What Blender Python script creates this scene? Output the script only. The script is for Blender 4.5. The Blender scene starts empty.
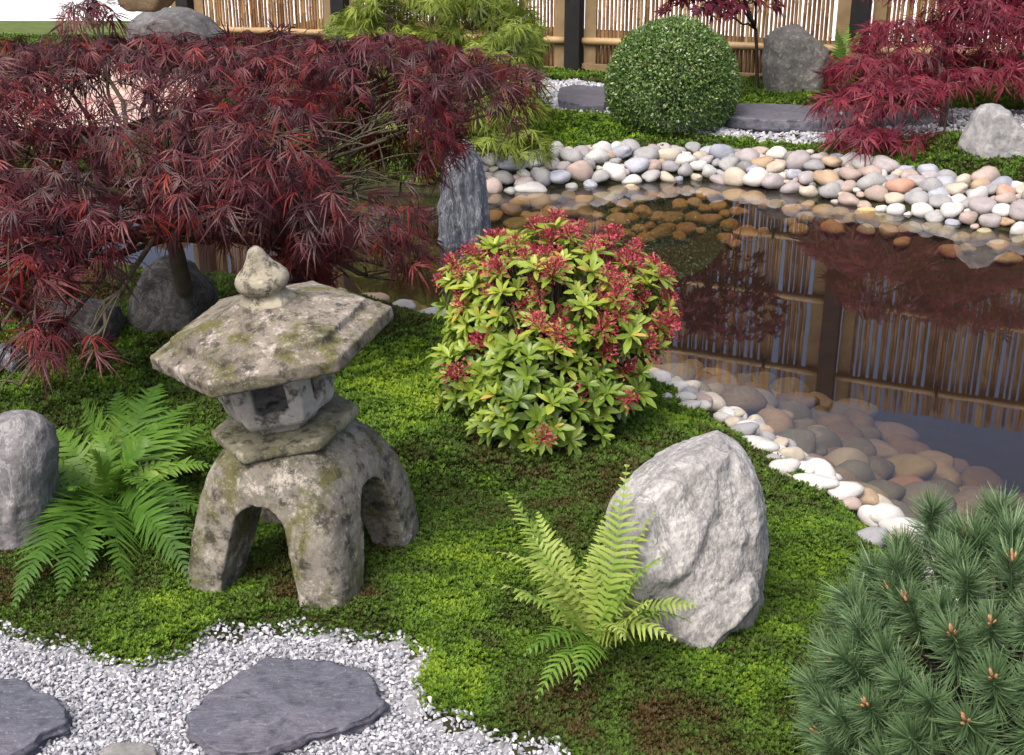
import bpy, bmesh, math, random
import numpy as np
from mathutils import Vector, Matrix

rng = np.random.default_rng(7)
random.seed(7)
scene = bpy.context.scene
COL = scene.collection
R = math.radians

# ------------------------------------------------------------------ camera
FPX, PITCH, CAMH = 1290.0, R(21.5), 1.5
CX, CY = 512.0, 377.5
cp, sp = math.cos(PITCH), math.sin(PITCH)


def ray(px, py):
    u, v = (px - CX) / FPX, -(py - CY) / FPX
    return np.array([u, cp + v * sp, -sp + v * cp])


def at(px, py, depth):
    """world point seen at pixel (px, py) at a camera depth in metres"""
    return np.array([0, 0, CAMH]) + ray(px, py) * depth


def gnd(px, py, z=0.0):
    d = ray(px, py)
    return np.array([0, 0, CAMH]) + d * ((z - CAMH) / d[2])


def proj(P):
    P = np.atleast_2d(P)
    Z = P[:, 2] - CAMH
    fw = P[:, 1] * cp - Z * sp
    up = P[:, 1] * sp + Z * cp
    return CX + P[:, 0] / fw * FPX, CY - up / fw * FPX, fw


# ------------------------------------------------------------------ numpy noise
def _hash(ix, iy, iz, seed):
    n = (ix * 374761393 + iy * 668265263 + iz * 1274126177 + seed * 974634777) & 0xFFFFFFFF
    n = ((n ^ (n >> 13)) * 1274126177) & 0xFFFFFFFF
    n = ((n ^ (n >> 16)) * 2246822519) & 0xFFFFFFFF
    return ((n ^ (n >> 15)) & 0xFFFFFF) / float(0xFFFFFF)


def vnoise(P, seed=0):
    P = np.asarray(P, float)
    if P.shape[1] == 2:
        P = np.column_stack([P, np.zeros(len(P))])
    f = np.floor(P).astype(np.int64)
    t = P - f
    t = t * t * (3 - 2 * t)
    r = 0
    for dx in (0, 1):
        for dy in (0, 1):
            for dz in (0, 1):
                w = (t[:, 0] if dx else 1 - t[:, 0]) * (t[:, 1] if dy else 1 - t[:, 1]) * (t[:, 2] if dz else 1 - t[:, 2])
                r = r + w * _hash(f[:, 0] + dx, f[:, 1] + dy, f[:, 2] + dz, seed)
    return r * 2 - 1


def fbm(P, octaves=4, seed=0, gain=0.5):
    P = np.asarray(P, float)
    a, s, r = 1.0, 0.0, 0
    for o in range(octaves):
        r = r + a * vnoise(P * (2.03 ** o) + o * 17.3, seed + o)
        s += a
        a *= gain
    return r / s


# ------------------------------------------------------------------ mesh helpers
def mesh_np(name, V, F, tint=None, smooth=True):
    """V (n,3); F one array (k,3|4) or list of arrays"""
    if not isinstance(F, (list, tuple)):
        F = [F]
    F = [np.asarray(f, np.int32) for f in F if len(f)]
    me = bpy.data.meshes.new(name)
    V = np.asarray(V, np.float32)
    me.vertices.add(len(V))
    me.vertices.foreach_set('co', V.ravel())
    loops = np.concatenate([f.ravel() for f in F])
    sizes = np.concatenate([np.full(len(f), f.shape[1], np.int32) for f in F])
    starts = np.concatenate([[0], np.cumsum(sizes)[:-1]]).astype(np.int32)
    me.loops.add(len(loops))
    me.loops.foreach_set('vertex_index', loops.astype(np.int32))
    me.polygons.add(len(sizes))
    me.polygons.foreach_set('loop_start', starts)
    me.polygons.foreach_set('loop_total', sizes)
    me.polygons.foreach_set('use_smooth', np.full(len(sizes), smooth))
    if tint is not None:
        a = me.attributes.new('tint', 'FLOAT', 'POINT')
        a.data.foreach_set('value', np.asarray(tint, np.float32))
    me.update(calc_edges=True)
    me.validate()
    return me


class Batch:
    def __init__(self):
        self.V, self.F3, self.F4, self.T, self.n = [], [], [], [], 0

    def add(self, V, F3=None, F4=None, T=0.5):
        V = np.asarray(V, float).reshape(-1, 3)
        if F3 is not None and len(F3):
            self.F3.append(np.asarray(F3) + self.n)
        if F4 is not None and len(F4):
            self.F4.append(np.asarray(F4) + self.n)
        self.T.append(np.broadcast_to(np.asarray(T, float), (len(V),)))
        self.V.append(V)
        self.n += len(V)

    def inst(self, tv, f3, f4, M, T, tint, tvt=None):
        """copies of a template: tv (n,3), M (m,3,3), T (m,3), tint (m,)"""
        m, n = len(M), len(tv)
        if m == 0:
            return
        V = np.einsum('mij,nj->mni', M, tv) + T[:, None, :]
        off = (np.arange(m) * n)[:, None, None]
        tt = np.repeat(np.asarray(tint, float), n)
        if tvt is not None:
            tt = tt + np.tile(tvt, m)
        self.add(V.reshape(-1, 3),
                 (np.asarray(f3)[None] + off).reshape(-1, 3) if f3 is not None and len(f3) else None,
                 (np.asarray(f4)[None] + off).reshape(-1, 4) if f4 is not None and len(f4) else None, tt)

    def mesh(self, name, smooth=True):
        F = []
        if self.F3:
            F.append(np.concatenate(self.F3))
        if self.F4:
            F.append(np.concatenate(self.F4))
        return mesh_np(name, np.concatenate(self.V), F, np.concatenate(self.T), smooth)


def link(name, me, mat=None, parent=None):
    o = bpy.data.objects.new(name, me)
    COL.objects.link(o)
    if mat is not None and me is not None and len(me.materials) == 0:
        me.materials.append(mat)
    if parent is not None:
        o.parent = parent
    return o


def tag(o, label=None, cat=None, group=None, kind=None):
    if label:
        assert 4 <= len(label.split()) <= 16, label
        o['label'] = label
    if cat:
        o['category'] = cat
    if group:
        o['group'] = group
    if kind:
        o['kind'] = kind
    return o


def empty(name, loc, label, cat, group=None):
    o = bpy.data.objects.new(name, None)
    o.empty_display_size = 0.1
    o.location = Vector([float(c) for c in loc])
    COL.objects.link(o)
    return tag(o, label, cat, group)


def norm(v):
    v = np.asarray(v, float)
    return v / np.maximum(np.linalg.norm(v, axis=-1, keepdims=True), 1e-9)


def frames(ydir, zhint, scale):
    """(m,3,3) matrices with local Y along ydir and local Z near zhint"""
    y = norm(ydir)
    x = norm(np.cross(y, zhint))
    z = np.cross(x, y)
    M = np.stack([x, y, z], axis=2)
    s = np.asarray(scale, float)
    return M * (s[:, None, None] if s.ndim == 1 else s)


def tube(b, pts, radii, sides=6, T=0.5, cap=True):
    pts = np.asarray(pts, float)
    n = len(pts)
    radii = np.broadcast_to(np.asarray(radii, float), (n,))
    tg = norm(np.gradient(pts, axis=0))
    ref = np.array([0, 0, 1.0]) if abs(tg[0][2]) < 0.9 else np.array([1.0, 0, 0])
    V = []
    a = np.arange(sides) * 2 * math.pi / sides
    u = norm(np.cross(tg[0], ref))
    for i in range(n):
        u = norm(u - tg[i] * np.dot(u, tg[i]))
        w = np.cross(tg[i], u)
        V.append(pts[i] + radii[i] * (np.cos(a)[:, None] * u + np.sin(a)[:, None] * w))
    F = []
    for i in range(n - 1):
        for k in range(sides):
            k2 = (k + 1) % sides
            F.append((i * sides + k, i * sides + k2, (i + 1) * sides + k2, (i + 1) * sides + k))
    V = np.concatenate(V)
    F3 = []
    if cap:
        V = np.vstack([V, pts[0], pts[-1]])
        c0, c1 = n * sides, n * sides + 1
        for k in range(sides):
            k2 = (k + 1) % sides
            F3.append((c0, k2, k))
            F3.append((c1, (n - 1) * sides + k, (n - 1) * sides + k2))
    b.add(V, F3, F, T)


def bez(p0, p1, p2, n):
    t = np.linspace(0, 1, n)[:, None]
    return (1 - t) ** 2 * p0 + 2 * t * (1 - t) * p1 + t ** 2 * p2


def box(b, c, s, Rm=None, T=0.5):
    x, y, z = np.asarray(s) / 2
    V = np.array([(-x, -y, -z), (x, -y, -z), (x, y, -z), (-x, y, -z), (-x, -y, z), (x, -y, z), (x, y, z), (-x, y, z)])
    if Rm is not None:
        V = V @ np.asarray(Rm).T
    F = [(0, 3, 2, 1), (4, 5, 6, 7), (0, 1, 5, 4), (1, 2, 6, 5), (2, 3, 7, 6), (3, 0, 4, 7)]
    b.add(V + np.asarray(c), None, F, T)


def evaluate(me, mods):
    """mesh after modifiers: mods = [(type, {settings})]"""
    o = bpy.data.objects.new('tmp', me)
    COL.objects.link(o)
    for t, kw in mods:
        m = o.modifiers.new(t, t)
        for k, v in kw.items():
            setattr(m, k, v)
    dg = bpy.context.evaluated_depsgraph_get()
    dg.update()
    out = bpy.data.meshes.new_from_object(o.evaluated_get(dg))
    bpy.data.objects.remove(o)
    return out


def get_co(me):
    a = np.empty(len(me.vertices) * 3, np.float32)
    me.vertices.foreach_get('co', a)
    return a.reshape(-1, 3).astype(float)


def get_no(me):
    a = np.empty(len(me.vertices) * 3, np.float32)
    me.vertex_normals.foreach_get('vector', a)
    return a.reshape(-1, 3).astype(float)


def set_co(me, V):
    me.vertices.foreach_set('co', np.asarray(V, np.float32).ravel())
    me.update()


def set_smooth(me, s=True):
    me.polygons.foreach_set('use_smooth', np.full(len(me.polygons), s))
    me.update()


def hull(name, pts):
    bm = bmesh.new()
    for p in pts:
        bm.verts.new([float(c) for c in p])
    r = bmesh.ops.convex_hull(bm, input=bm.verts)
    junk = [g for g in r['geom_interior'] if isinstance(g, bmesh.types.BMVert)]
    junk += [v for v in bm.verts if not v.link_faces]
    if junk:
        bmesh.ops.delete(bm, geom=list(set(junk)), context='VERTS')
    bmesh.ops.recalc_face_normals(bm, faces=bm.faces)
    me = bpy.data.meshes.new(name)
    bm.to_mesh(me)
    bm.free()
    return me


def boolean(a, b, op='DIFFERENCE'):
    ob = bpy.data.objects.new('cut', b)
    COL.objects.link(ob)
    out = evaluate(a, [('BOOLEAN', dict(operation=op, object=ob, solver='EXACT'))])
    bpy.data.objects.remove(ob)
    return out


def prism(name, poly, z0, z1, poly1=None):
    """vertical prism from 2D polygon poly (at z0) to poly1 (at z1)"""
    poly = np.asarray(poly, float)
    poly1 = poly if poly1 is None else np.asarray(poly1, float)
    n = len(poly)
    V = np.vstack([np.column_stack([poly, np.full(n, z0)]), np.column_stack([poly1, np.full(n, z1)])])
    bm = bmesh.new()
    vs = [bm.verts.new(v) for v in V]
    bm.faces.new(vs[:n][::-1])
    bm.faces.new(vs[n:])
    for i in range(n):
        j = (i + 1) % n
        bm.faces.new((vs[i], vs[j], vs[n + j], vs[n + i]))
    bmesh.ops.recalc_face_normals(bm, faces=bm.faces)
    me = bpy.data.meshes.new(name)
    bm.to_mesh(me)
    bm.free()
    return me


def stone_finish(me, voxel, smooth_it, amp, scale, seed, strata=None, fine=0.0, pits=0.0):
    """voxel remesh, soften, weather with noise"""
    me = evaluate(me, [('REMESH', dict(mode='VOXEL', voxel_size=voxel)), ('SMOOTH', dict(factor=0.5, iterations=smooth_it))])
    V, N = get_co(me), get_no(me)
    d = amp * fbm(V * scale, 4, seed)
    if strata is not None:
        ax, sc, am = strata
        q = V @ norm(np.array(ax))
        w = q * sc + 1.3 * fbm(V * scale * 0.7, 3, seed + 9)
        d = d + am * (np.abs((w % 1) - 0.5) * 2 - 0.5)
    if fine:
        d = d + fine * fbm(V * scale * 6, 3, seed + 4)
    if pits:
        p = fbm(V * scale * 4, 2, seed + 21)
        d = d - pits * np.clip(p - 0.25, 0, 1) * 3
    set_co(me, V + N * d[:, None])
    set_smooth(me)
    return me


# ------------------------------------------------------------------ materials
def new_mat(name):
    m = bpy.data.materials.new(name)
    m.use_nodes = True
    nt = m.node_tree
    for n in list(nt.nodes):
        nt.nodes.remove(n)
    out = nt.nodes.new('ShaderNodeOutputMaterial')
    return m, nt, out


def ramp(nt, fac, stops, interp='LINEAR'):
    r = nt.nodes.new('ShaderNodeValToRGB')
    r.color_ramp.interpolation = interp
    e = r.color_ramp.elements
    while len(e) < len(stops):
        e.new(0.5)
    for i, (p, c) in enumerate(stops):
        e[i].position = p
        e[i].color = (*c, 1)
    nt.links.new(fac, r.inputs['Fac'])
    return r.outputs['Color']


def noise(nt, vec, scale, detail=5, rough=0.55, dist=0.0):
    n = nt.nodes.new('ShaderNodeTexNoise')
    n.inputs['Scale'].default_value = scale
    n.inputs['Detail'].default_value = detail
    n.inputs['Roughness'].default_value = rough
    n.inputs['Distortion'].default_value = dist
    if vec is not None:
        nt.links.new(vec, n.inputs['Vector'])
    return n.outputs['Fac']


def mixc(nt, fac, a, b, mode='MIX'):
    m = nt.nodes.new('ShaderNodeMix')
    m.data_type = 'RGBA'
    m.blend_type = mode
    for sock, v in ((m.inputs[0], fac), (m.inputs[6], a), (m.inputs[7], b)):
        if isinstance(v, bpy.types.NodeSocket):
            nt.links.new(v, sock)
        elif isinstance(v, (int, float)):
            sock.default_value = v
        else:
            sock.default_value = (*v, 1)
    return m.outputs[2]


def mth(nt, op, a, b=None, clamp=False):
    m = nt.nodes.new('ShaderNodeMath')
    m.operation = op
    m.use_clamp = clamp
    for i, v in enumerate((a, b)):
        if v is None:
            continue
        if isinstance(v, bpy.types.NodeSocket):
            nt.links.new(v, m.inputs[i])
        else:
            m.inputs[i].default_value = v
    return m.outputs[0]


def objco(nt):
    return nt.nodes.new('ShaderNodeTexCoord').outputs['Object']


def scaled(nt, vec, s, rot=(0, 0, 0)):
    m = nt.nodes.new('ShaderNodeMapping')
    m.inputs['Scale'].default_value = s
    m.inputs['Rotation'].default_value = rot
    nt.links.new(vec, m.inputs['Vector'])
    return m.outputs['Vector']


def principled(nt, out, col, rough=0.8, spec=0.3, bump=None, bstr=0.3, bdist=0.01):
    p = nt.nodes.new('ShaderNodeBsdfPrincipled')
    if isinstance(col, bpy.types.NodeSocket):
        nt.links.new(col, p.inputs['Base Color'])
    else:
        p.inputs['Base Color'].default_value = (*col, 1)
    if isinstance(rough, bpy.types.NodeSocket):
        nt.links.new(rough, p.inputs['Roughness'])
    else:
        p.inputs['Roughness'].default_value = rough
    p.inputs['Specular IOR Level'].default_value = spec
    if bump is not None:
        b = nt.nodes.new('ShaderNodeBump')
        b.inputs['Strength'].default_value = bstr
        b.inputs['Distance'].default_value = bdist
        nt.links.new(bump, b.inputs['Height'])
        nt.links.new(b.outputs['Normal'], p.inputs['Normal'])
    nt.links.new(p.outputs[0], out.inputs['Surface'])
    return p


def mat_plain(name, col, rough=0.8, var=0.25, scale=20, spec=0.3, bump=0.2, bd=0.004):
    m, nt, out = new_mat(name)
    v = objco(nt)
    n = noise(nt, v, scale)
    c = ramp(nt, n, [(0.25, tuple(x * (1 - var) for x in col)), (0.75, tuple(min(1, x * (1 + var)) for x in col))])
    principled(nt, out, c, rough, spec, noise(nt, v, scale * 4), bump, bd)
    return m


def mat_leaf(name, stops, rough=0.45, transl=0.3, spec=0.4, attr='tint'):
    """leaf colours along the per-leaf 'tint' value"""
    m, nt, out = new_mat(name)
    a = nt.nodes.new('ShaderNodeAttribute')
    a.attribute_name = attr
    c = ramp(nt, a.outputs['Fac'], stops)
    p = principled(nt, out, c, rough, spec)
    if transl > 0:
        t = nt.nodes.new('ShaderNodeBsdfTranslucent')
        nt.links.new(c, t.inputs['Color'])
        mx = nt.nodes.new('ShaderNodeMixShader')
        mx.inputs[0].default_value = transl
        nt.links.new(p.outputs[0], mx.inputs[1])
        nt.links.new(t.outputs[0], mx.inputs[2])
        nt.links.new(mx.outputs[0], out.inputs['Surface'])
    return m


def mat_rock(name, cols, scale=6, speck=None, stretch=None, veins=None, rough=0.85, bstr=0.5, bd=0.01, spec=0.25):
    """cols: three stops dark..light; speck=(scale, colour, amount); stretch=(sx,sy,sz,rot) streaks; veins=(scale,colour)"""
    m, nt, out = new_mat(name)
    v = objco(nt)
    vs = v if stretch is None else scaled(nt, v, stretch[:3], stretch[3])
    n1 = noise(nt, vs, scale, 8, 0.65, 0.4)
    c = ramp(nt, n1, [(0.28, cols[0]), (0.5, cols[1]), (0.72, cols[2])])
    n2 = noise(nt, vs, scale * 9, 4, 0.6)
    c = mixc(nt, ramp(nt, n2, [(0.42, (0, 0, 0)), (0.62, (0.55, 0.55, 0.55))]), c, cols[0])
    if speck:
        s = noise(nt, v, speck[0], 3, 0.6)
        c = mixc(nt, ramp(nt, s, [(0.56, (0, 0, 0)), (0.64, (speck[2],) * 3)]), c, speck[1])
    if veins:
        w = noise(nt, vs, veins[0], 6, 0.7, 1.2)
        w = mth(nt, 'ABSOLUTE', mth(nt, 'SUBTRACT', w, 0.5))
        c = mixc(nt, ramp(nt, w, [(0.0, (0.7, 0.7, 0.7)), (0.025, (0, 0, 0))]), c, veins[1])
    h = mth(nt, 'ADD', n1, mth(nt, 'MULTIPLY', n2, 0.5))
    principled(nt, out, c, rough, spec, h, bstr, bd)
    return m


def mat_lantern(name, base, lichen, moss_amt, scale=9):
    """weathered stone: grey body, pale lichen patches, dark grime and green-brown moss"""
    m, nt, out = new_mat(name)
    v = objco(nt)
    n1 = noise(nt, v, scale, 8, 0.65, 0.3)
    c = ramp(nt, n1, [(0.3, tuple(x * 0.55 for x in base)), (0.5, base), (0.7, tuple(min(1, x * 1.35) for x in base))])
    s1 = noise(nt, v, scale * 1.7, 10, 0.82, 0.25)
    c = mixc(nt, ramp(nt, s1, [(0.54, (0, 0, 0)), (0.60, (0.7,) * 3)]), c, lichen)
    s2 = noise(nt, scaled(nt, v, (1, 1, 1), (1.1, 0.4, 2.0)), scale * 0.8, 8, 0.75, 0.6)
    c = mixc(nt, ramp(nt, s2, [(0.62 - 0.2 * moss_amt, (0, 0, 0)), (0.72 - 0.2 * moss_amt, (0.85,) * 3)]), c, (0.085, 0.085, 0.022))
    s3 = noise(nt, scaled(nt, v, (1, 1, 1), (0.3, 1.7, 0.6)), scale * 3.0, 6, 0.7)
    c = mixc(nt, ramp(nt, s3, [(0.50, (0, 0, 0)), (0.62, (0.85,) * 3)]), c, (0.035, 0.033, 0.027))
    s4 = noise(nt, v, scale * 14, 3, 0.6)
    c = mixc(nt, ramp(nt, s4, [(0.56, (0, 0, 0)), (0.72, (0.35,) * 3)]), c, (0.42, 0.40, 0.35))
    h = mth(nt, 'ADD', n1, mth(nt, 'MULTIPLY', s4, 0.35))
    h = mth(nt, 'ADD', h, mth(nt, 'MULTIPLY', s1, 0.5))
    principled(nt, out, c, 0.92, 0.15, h, 0.6, 0.008)
    return m


def mat_pebble(name, a, b, rough=0.55):
    m, nt, out = new_mat(name)
    oi = nt.nodes.new('ShaderNodeObjectInfo')
    v = objco(nt)
    add = nt.nodes.new('ShaderNodeVectorMath')
    add.operation = 'ADD'
    nt.links.new(v, add.inputs[0])
    mul = mth(nt, 'MULTIPLY', oi.outputs['Random'], 37.0)
    cmb = nt.nodes.new('ShaderNodeCombineXYZ')
    nt.links.new(mul, cmb.inputs[0])
    nt.links.new(mul, cmb.inputs[1])
    nt.links.new(cmb.outputs[0], add.inputs[1])
    vv = add.outputs[0]
    base = mixc(nt, oi.outputs['Random'], a, b)
    n = noise(nt, vv, 1.6, 6, 0.65, 0.6)
    c = mixc(nt, ramp(nt, n, [(0.35, (0.35,) * 3), (0.6, (0, 0, 0))]), base, tuple(x * 0.55 for x in a))
    sp_ = noise(nt, vv, 11, 3, 0.7)
    c = mixc(nt, ramp(nt, sp_, [(0.56, (0, 0, 0)), (0.68, (0.5,) * 3)]), c, tuple(x * 0.6 for x in b))
    w = mth(nt, 'ABSOLUTE', mth(nt, 'SUBTRACT', noise(nt, vv, 1.1, 3, 0.5, 0.8), 0.5))
    c = mixc(nt, ramp(nt, w, [(0.0, (0.14,) * 3), (0.012, (0, 0, 0))]), c, (0.6, 0.56, 0.5))
    principled(nt, out, c, rough, 0.35, sp_, 0.15, 0.02)
    return m


# ------------------------------------------------------------------ ground plan
FENCE_P, FENCE_PHI, FENCE_M = np.array([2.21, 8.54]), R(66.6), 0.019
FDIR = np.array([-math.sin(FENCE_PHI), math.cos(FENCE_PHI)])      # along the fence towards its far (left) end
FNRM = np.array([math.cos(FENCE_PHI), math.sin(FENCE_PHI)])       # away from the garden


def gpoly(pts, z=0.0):
    return np.array([gnd(x, y, z)[:2] for x, y in pts])


POND = gpoly([(1500, 300), (1200, 262), (1100, 246), (1024, 233), (960, 224), (880, 209), (800, 194), (740, 184), (690, 179), (620, 183), (560, 187),
              (490, 191), (430, 193), (340, 190), (200, 182), (60, 176), (-100, 182), (-300, 220), (-260, 262), (-60, 274), (60, 278), (130, 274), (185, 286),
              (232, 284), (300, 296), (395, 311), (440, 326), (520, 345), (600, 367), (668, 388), (705, 407), (745, 430), (790, 462), (830, 488),
              (866, 514), (905, 545), (945, 580), (1000, 632), (1100, 720), (1500, 760), (1800, 500)])
GRAVEL = gpoly([(-400, 600), (-150, 618), (0, 627), (40, 646), (90, 656), (108, 668), (140, 668), (172, 655), (215, 642), (260, 631), (300, 629), (350, 638), (400, 640), (424, 662),
                (412, 690), (428, 720), (480, 738), (540, 752), (600, 790), (640, 900), (-400, 900)], 0.12)


def sdist(P, poly):
    """signed distance to a polygon, negative inside"""
    P = np.asarray(P, float)
    out = np.empty(len(P))
    A, B = poly, np.roll(poly, -1, 0)
    for s in range(0, len(P), 40000):
        q = P[s:s + 40000]
        e = B - A
        w = q[:, None, :] - A[None]
        t = np.clip((w * e).sum(2) / (e * e).sum(1), 0, 1)
        d2 = ((w - e * t[..., None]) ** 2).sum(2).min(1)
        c1 = (A[:, 1][None] <= q[:, 1:2]) != (B[:, 1][None] <= q[:, 1:2])
        with np.errstate(divide='ignore', invalid='ignore'):
            xi = A[:, 0] + (q[:, 1:2] - A[:, 1]) / (B[:, 1] - A[:, 1]) * e[:, 0]
        ins = (c1 & (q[:, 0:1] < xi)).sum(1) % 2 == 1
        out[s:s + 40000] = np.sqrt(d2) * np.where(ins, -1, 1)
    return out


def smooth01(t):
    t = np.clip(t, 0, 1)
    return t * t * (3 - 2 * t)


def height(P, full=False):
    P = np.atleast_2d(np.asarray(P, float))[:, :2]
    d = sdist(P, POND)
    g = sdist(P, GRAVEL)
    far = smooth01((P[:, 1] - 4.6) / 1.2)
    out = 0.145 * (1 - np.exp(-np.maximum(d, 0) / (0.24 - 0.02 * far))) + far * (0.055 - 0.019 * np.clip((P - FENCE_P) @ FDIR, -3, 5.5) * smooth01((P[:, 0] + 3.2) / 0.8) * smooth01(-((P - FENCE_P) @ FNRM - 0.35) / 0.3)) * smooth01((d - 0.3) / 1.2)
    out = out - 0.55 * (1 - np.exp(np.minimum(d, 0) / (1.15 - 0.50 * far)))
    back = (P - FENCE_P) @ FNRM
    mask = smooth01(d / 0.15) * smooth01(-(back - 0.1) / 0.3) * smooth01((10.0 - P[:, 1]) / 1.0) * smooth01((P[:, 0] + 6) / 1.0) * smooth01((6.5 - P[:, 0]) / 1)
    hump = 0.009 * fbm(P * 17.0, 2, 6) + 0.020 * fbm(P * 7.0, 2, 3) + 0.022 * fbm(P * 2.3, 2, 5) + 0.0 * d
    out = out + mask * hump * smooth01(g / 0.08)
    out = out - 0.035 * (1 - smooth01((g + 0.02) / 0.05)) * mask
    if full:
        return out, d, g, back
    return out


def gz(x, y):
    return float(height(np.array([[x, y]]))[0])


def on(px, py, z0=0.15):
    """ground point seen at a pixel (iterated on the terrain)"""
    z = z0
    for _ in range(6):
        p = gnd(px, py, z)
        z = gz(p[0], p[1])
    return np.array([p[0], p[1], z])


# ------------------------------------------------------------------ world, sun, camera
w = bpy.data.worlds.new('World')
scene.world = w
w.use_nodes = True
wn = w.node_tree
for n in list(wn.nodes):
    wn.nodes.remove(n)
SUN_EL, SUN_AZ = R(58), R(215)       # azimuth clockwise from +Y: behind the camera, to its left
sky = wn.nodes.new('ShaderNodeTexSky')
sky.sky_type = 'NISHITA'
sky.sun_disc = False
sky.sun_elevation = SUN_EL
sky.sun_rotation = SUN_AZ
sky.air_density = 0.8
sky.dust_density = 8.0
sky.ozone_density = 1.0
bg = wn.nodes.new('ShaderNodeBackground')
bg.inputs['Strength'].default_value = 0.15
wo = wn.nodes.new('ShaderNodeOutputWorld')
wn.links.new(sky.outputs[0], bg.inputs['Color'])
wn.links.new(bg.outputs[0], wo.inputs['Surface'])

sl = bpy.data.lights.new('sun', 'SUN')
sl.energy = 0.65
sl.angle = R(30)
sl.color = (1.0, 0.975, 0.94)
so = bpy.data.objects.new('sun', sl)
COL.objects.link(so)
sd = Vector((math.sin(SUN_AZ) * math.cos(SUN_EL), math.cos(SUN_AZ) * math.cos(SUN_EL), math.sin(SUN_EL)))
so.rotation_euler = sd.to_track_quat('Z', 'Y').to_euler()
so.location = sd * 20

cam = bpy.data.cameras.new('camera')
cam.sensor_width = 36.0
cam.lens = 36.0 * FPX / 1024.0
cam.clip_start = 0.05
cam.clip_end = 1000
co = bpy.data.objects.new('camera', cam)
co.location = (0, 0, CAMH)
co.rotation_euler = (math.pi / 2 - PITCH, 0, 0)
COL.objects.link(co)
scene.camera = co
vs_ = scene.view_settings
vs_.view_transform = 'Standard'
vs_.look = 'None'
vs_.exposure = 0.95
vs_.gamma = 1.0
vs_.use_curve_mapping = False
scene.cycles.max_bounces = 8
scene.cycles.transparent_max_bounces = 12
scene.cycles.use_denoising = True
try:
    scene.cycles.denoiser = 'OPENIMAGEDENOISE'
except Exception:
    pass
scene.cycles.use_adaptive_sampling = True
scene.cycles.adaptive_threshold = 0.02

# ------------------------------------------------------------------ ground
M_SOIL = mat_plain('moss_soil', (0.028, 0.030, 0.012), 0.95, 0.5, 30, 0.1)
M_GRAVELBED = mat_plain('gravel_bed', (0.20, 0.205, 0.22), 0.9, 0.4, 160, 0.2)
M_MUD = mat_plain('pond_bed', (0.060, 0.045, 0.026), 0.9, 0.35, 6, 0.2)
M_EARTH = mat_plain('brown_earth', (0.13, 0.085, 0.05), 0.95, 0.3, 5, 0.1)

fx = np.arange(-4.6, 5.6, 0.04)
fy = np.concatenate([np.arange(1.0, 4.6, 0.028), np.arange(4.6, 10.2, 0.045)])
gx = np.concatenate([[-150, -80, -40, -20, -12, -8, -6.4, -5.4], fx, [6, 7, 9, 12, 20, 40, 80, 150]])
gy = np.concatenate([[-150, -60, -20, -8, -3, -1, 0, 0.5], fy, [10.6, 11.2, 12.5, 15, 20, 30, 50, 90, 180]])
GX, GY = np.meshgrid(gx, gy)
P2 = np.column_stack([GX.ravel(), GY.ravel()])
Z, D_, G_, BK = height(P2, True)
nx, ny = len(gx), len(gy)
idx = np.arange(nx * ny).reshape(ny, nx)
Fq = np.stack([idx[:-1, :-1], idx[:-1, 1:], idx[1:, 1:], idx[1:, :-1]], -1).reshape(-1, 4)
gm = mesh_np('ground', np.column_stack([P2, Z]), Fq)
for m_ in (M_SOIL, M_GRAVELBED, M_MUD, M_EARTH):
    gm.materials.append(m_)
cd, cg, cb = D_[Fq].mean(1), G_[Fq].mean(1), BK[Fq].mean(1)
mi = np.where(cd < -0.035, 2, np.where(cg < 0, 1, np.where((cb > 0.05) | (P2[Fq].mean(1)[:, 1] > 10.6), 3, 0))).astype(np.int32)
gm.polygons.foreach_set('material_index', mi)
tag(link('ground', gm), kind='structure')

# flat surfaces outside the garden
M_WHITE = mat_plain('white_pavement', (0.80, 0.80, 0.80), 0.7, 0.06, 0.6, 0.3, 0.05)
M_PINK = mat_plain('pink_path', (0.50, 0.36, 0.31), 0.85, 0.12, 7, 0.2)
M_LAWN = mat_plain('lawn', (0.085, 0.115, 0.035), 0.9, 0.3, 12, 0.1)


def sheet(name, poly, z, mat):
    V = np.column_stack([poly, np.full(len(poly), z)])
    bm = bmesh.new()
    bm.faces.new([bm.verts.new(v) for v in V])
    bmesh.ops.recalc_face_normals(bm, faces=bm.faces)
    if list(bm.faces)[0].normal.z < 0:
        bmesh.ops.reverse_faces(bm, faces=bm.faces)
    me = bpy.data.meshes.new(name)
    bm.to_mesh(me)
    bm.free()
    return tag(link(name, me, mat), kind='structure')


a0 = FENCE_P + FNRM * 2.15 - FDIR * 40
a1 = FENCE_P + FNRM * 2.15 + FDIR * 5.2
sheet('pavement', [a0, a0 + np.array([30, 60]), (-60, 110), (-60, 11.35), (-2.2, 11.35), a1], 0.208, M_WHITE)
pk = gpoly([(-420, 44), (205, 44), (200, 100), (120, 128), (-420, 150)], 0.2)
sheet('path', pk, 0.212, M_PINK)
sheet('lawn', gpoly([(-420, 22.5), (190, 22.5), (196, 43), (-420, 43)], 0.2), 0.216, M_LAWN)

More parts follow.
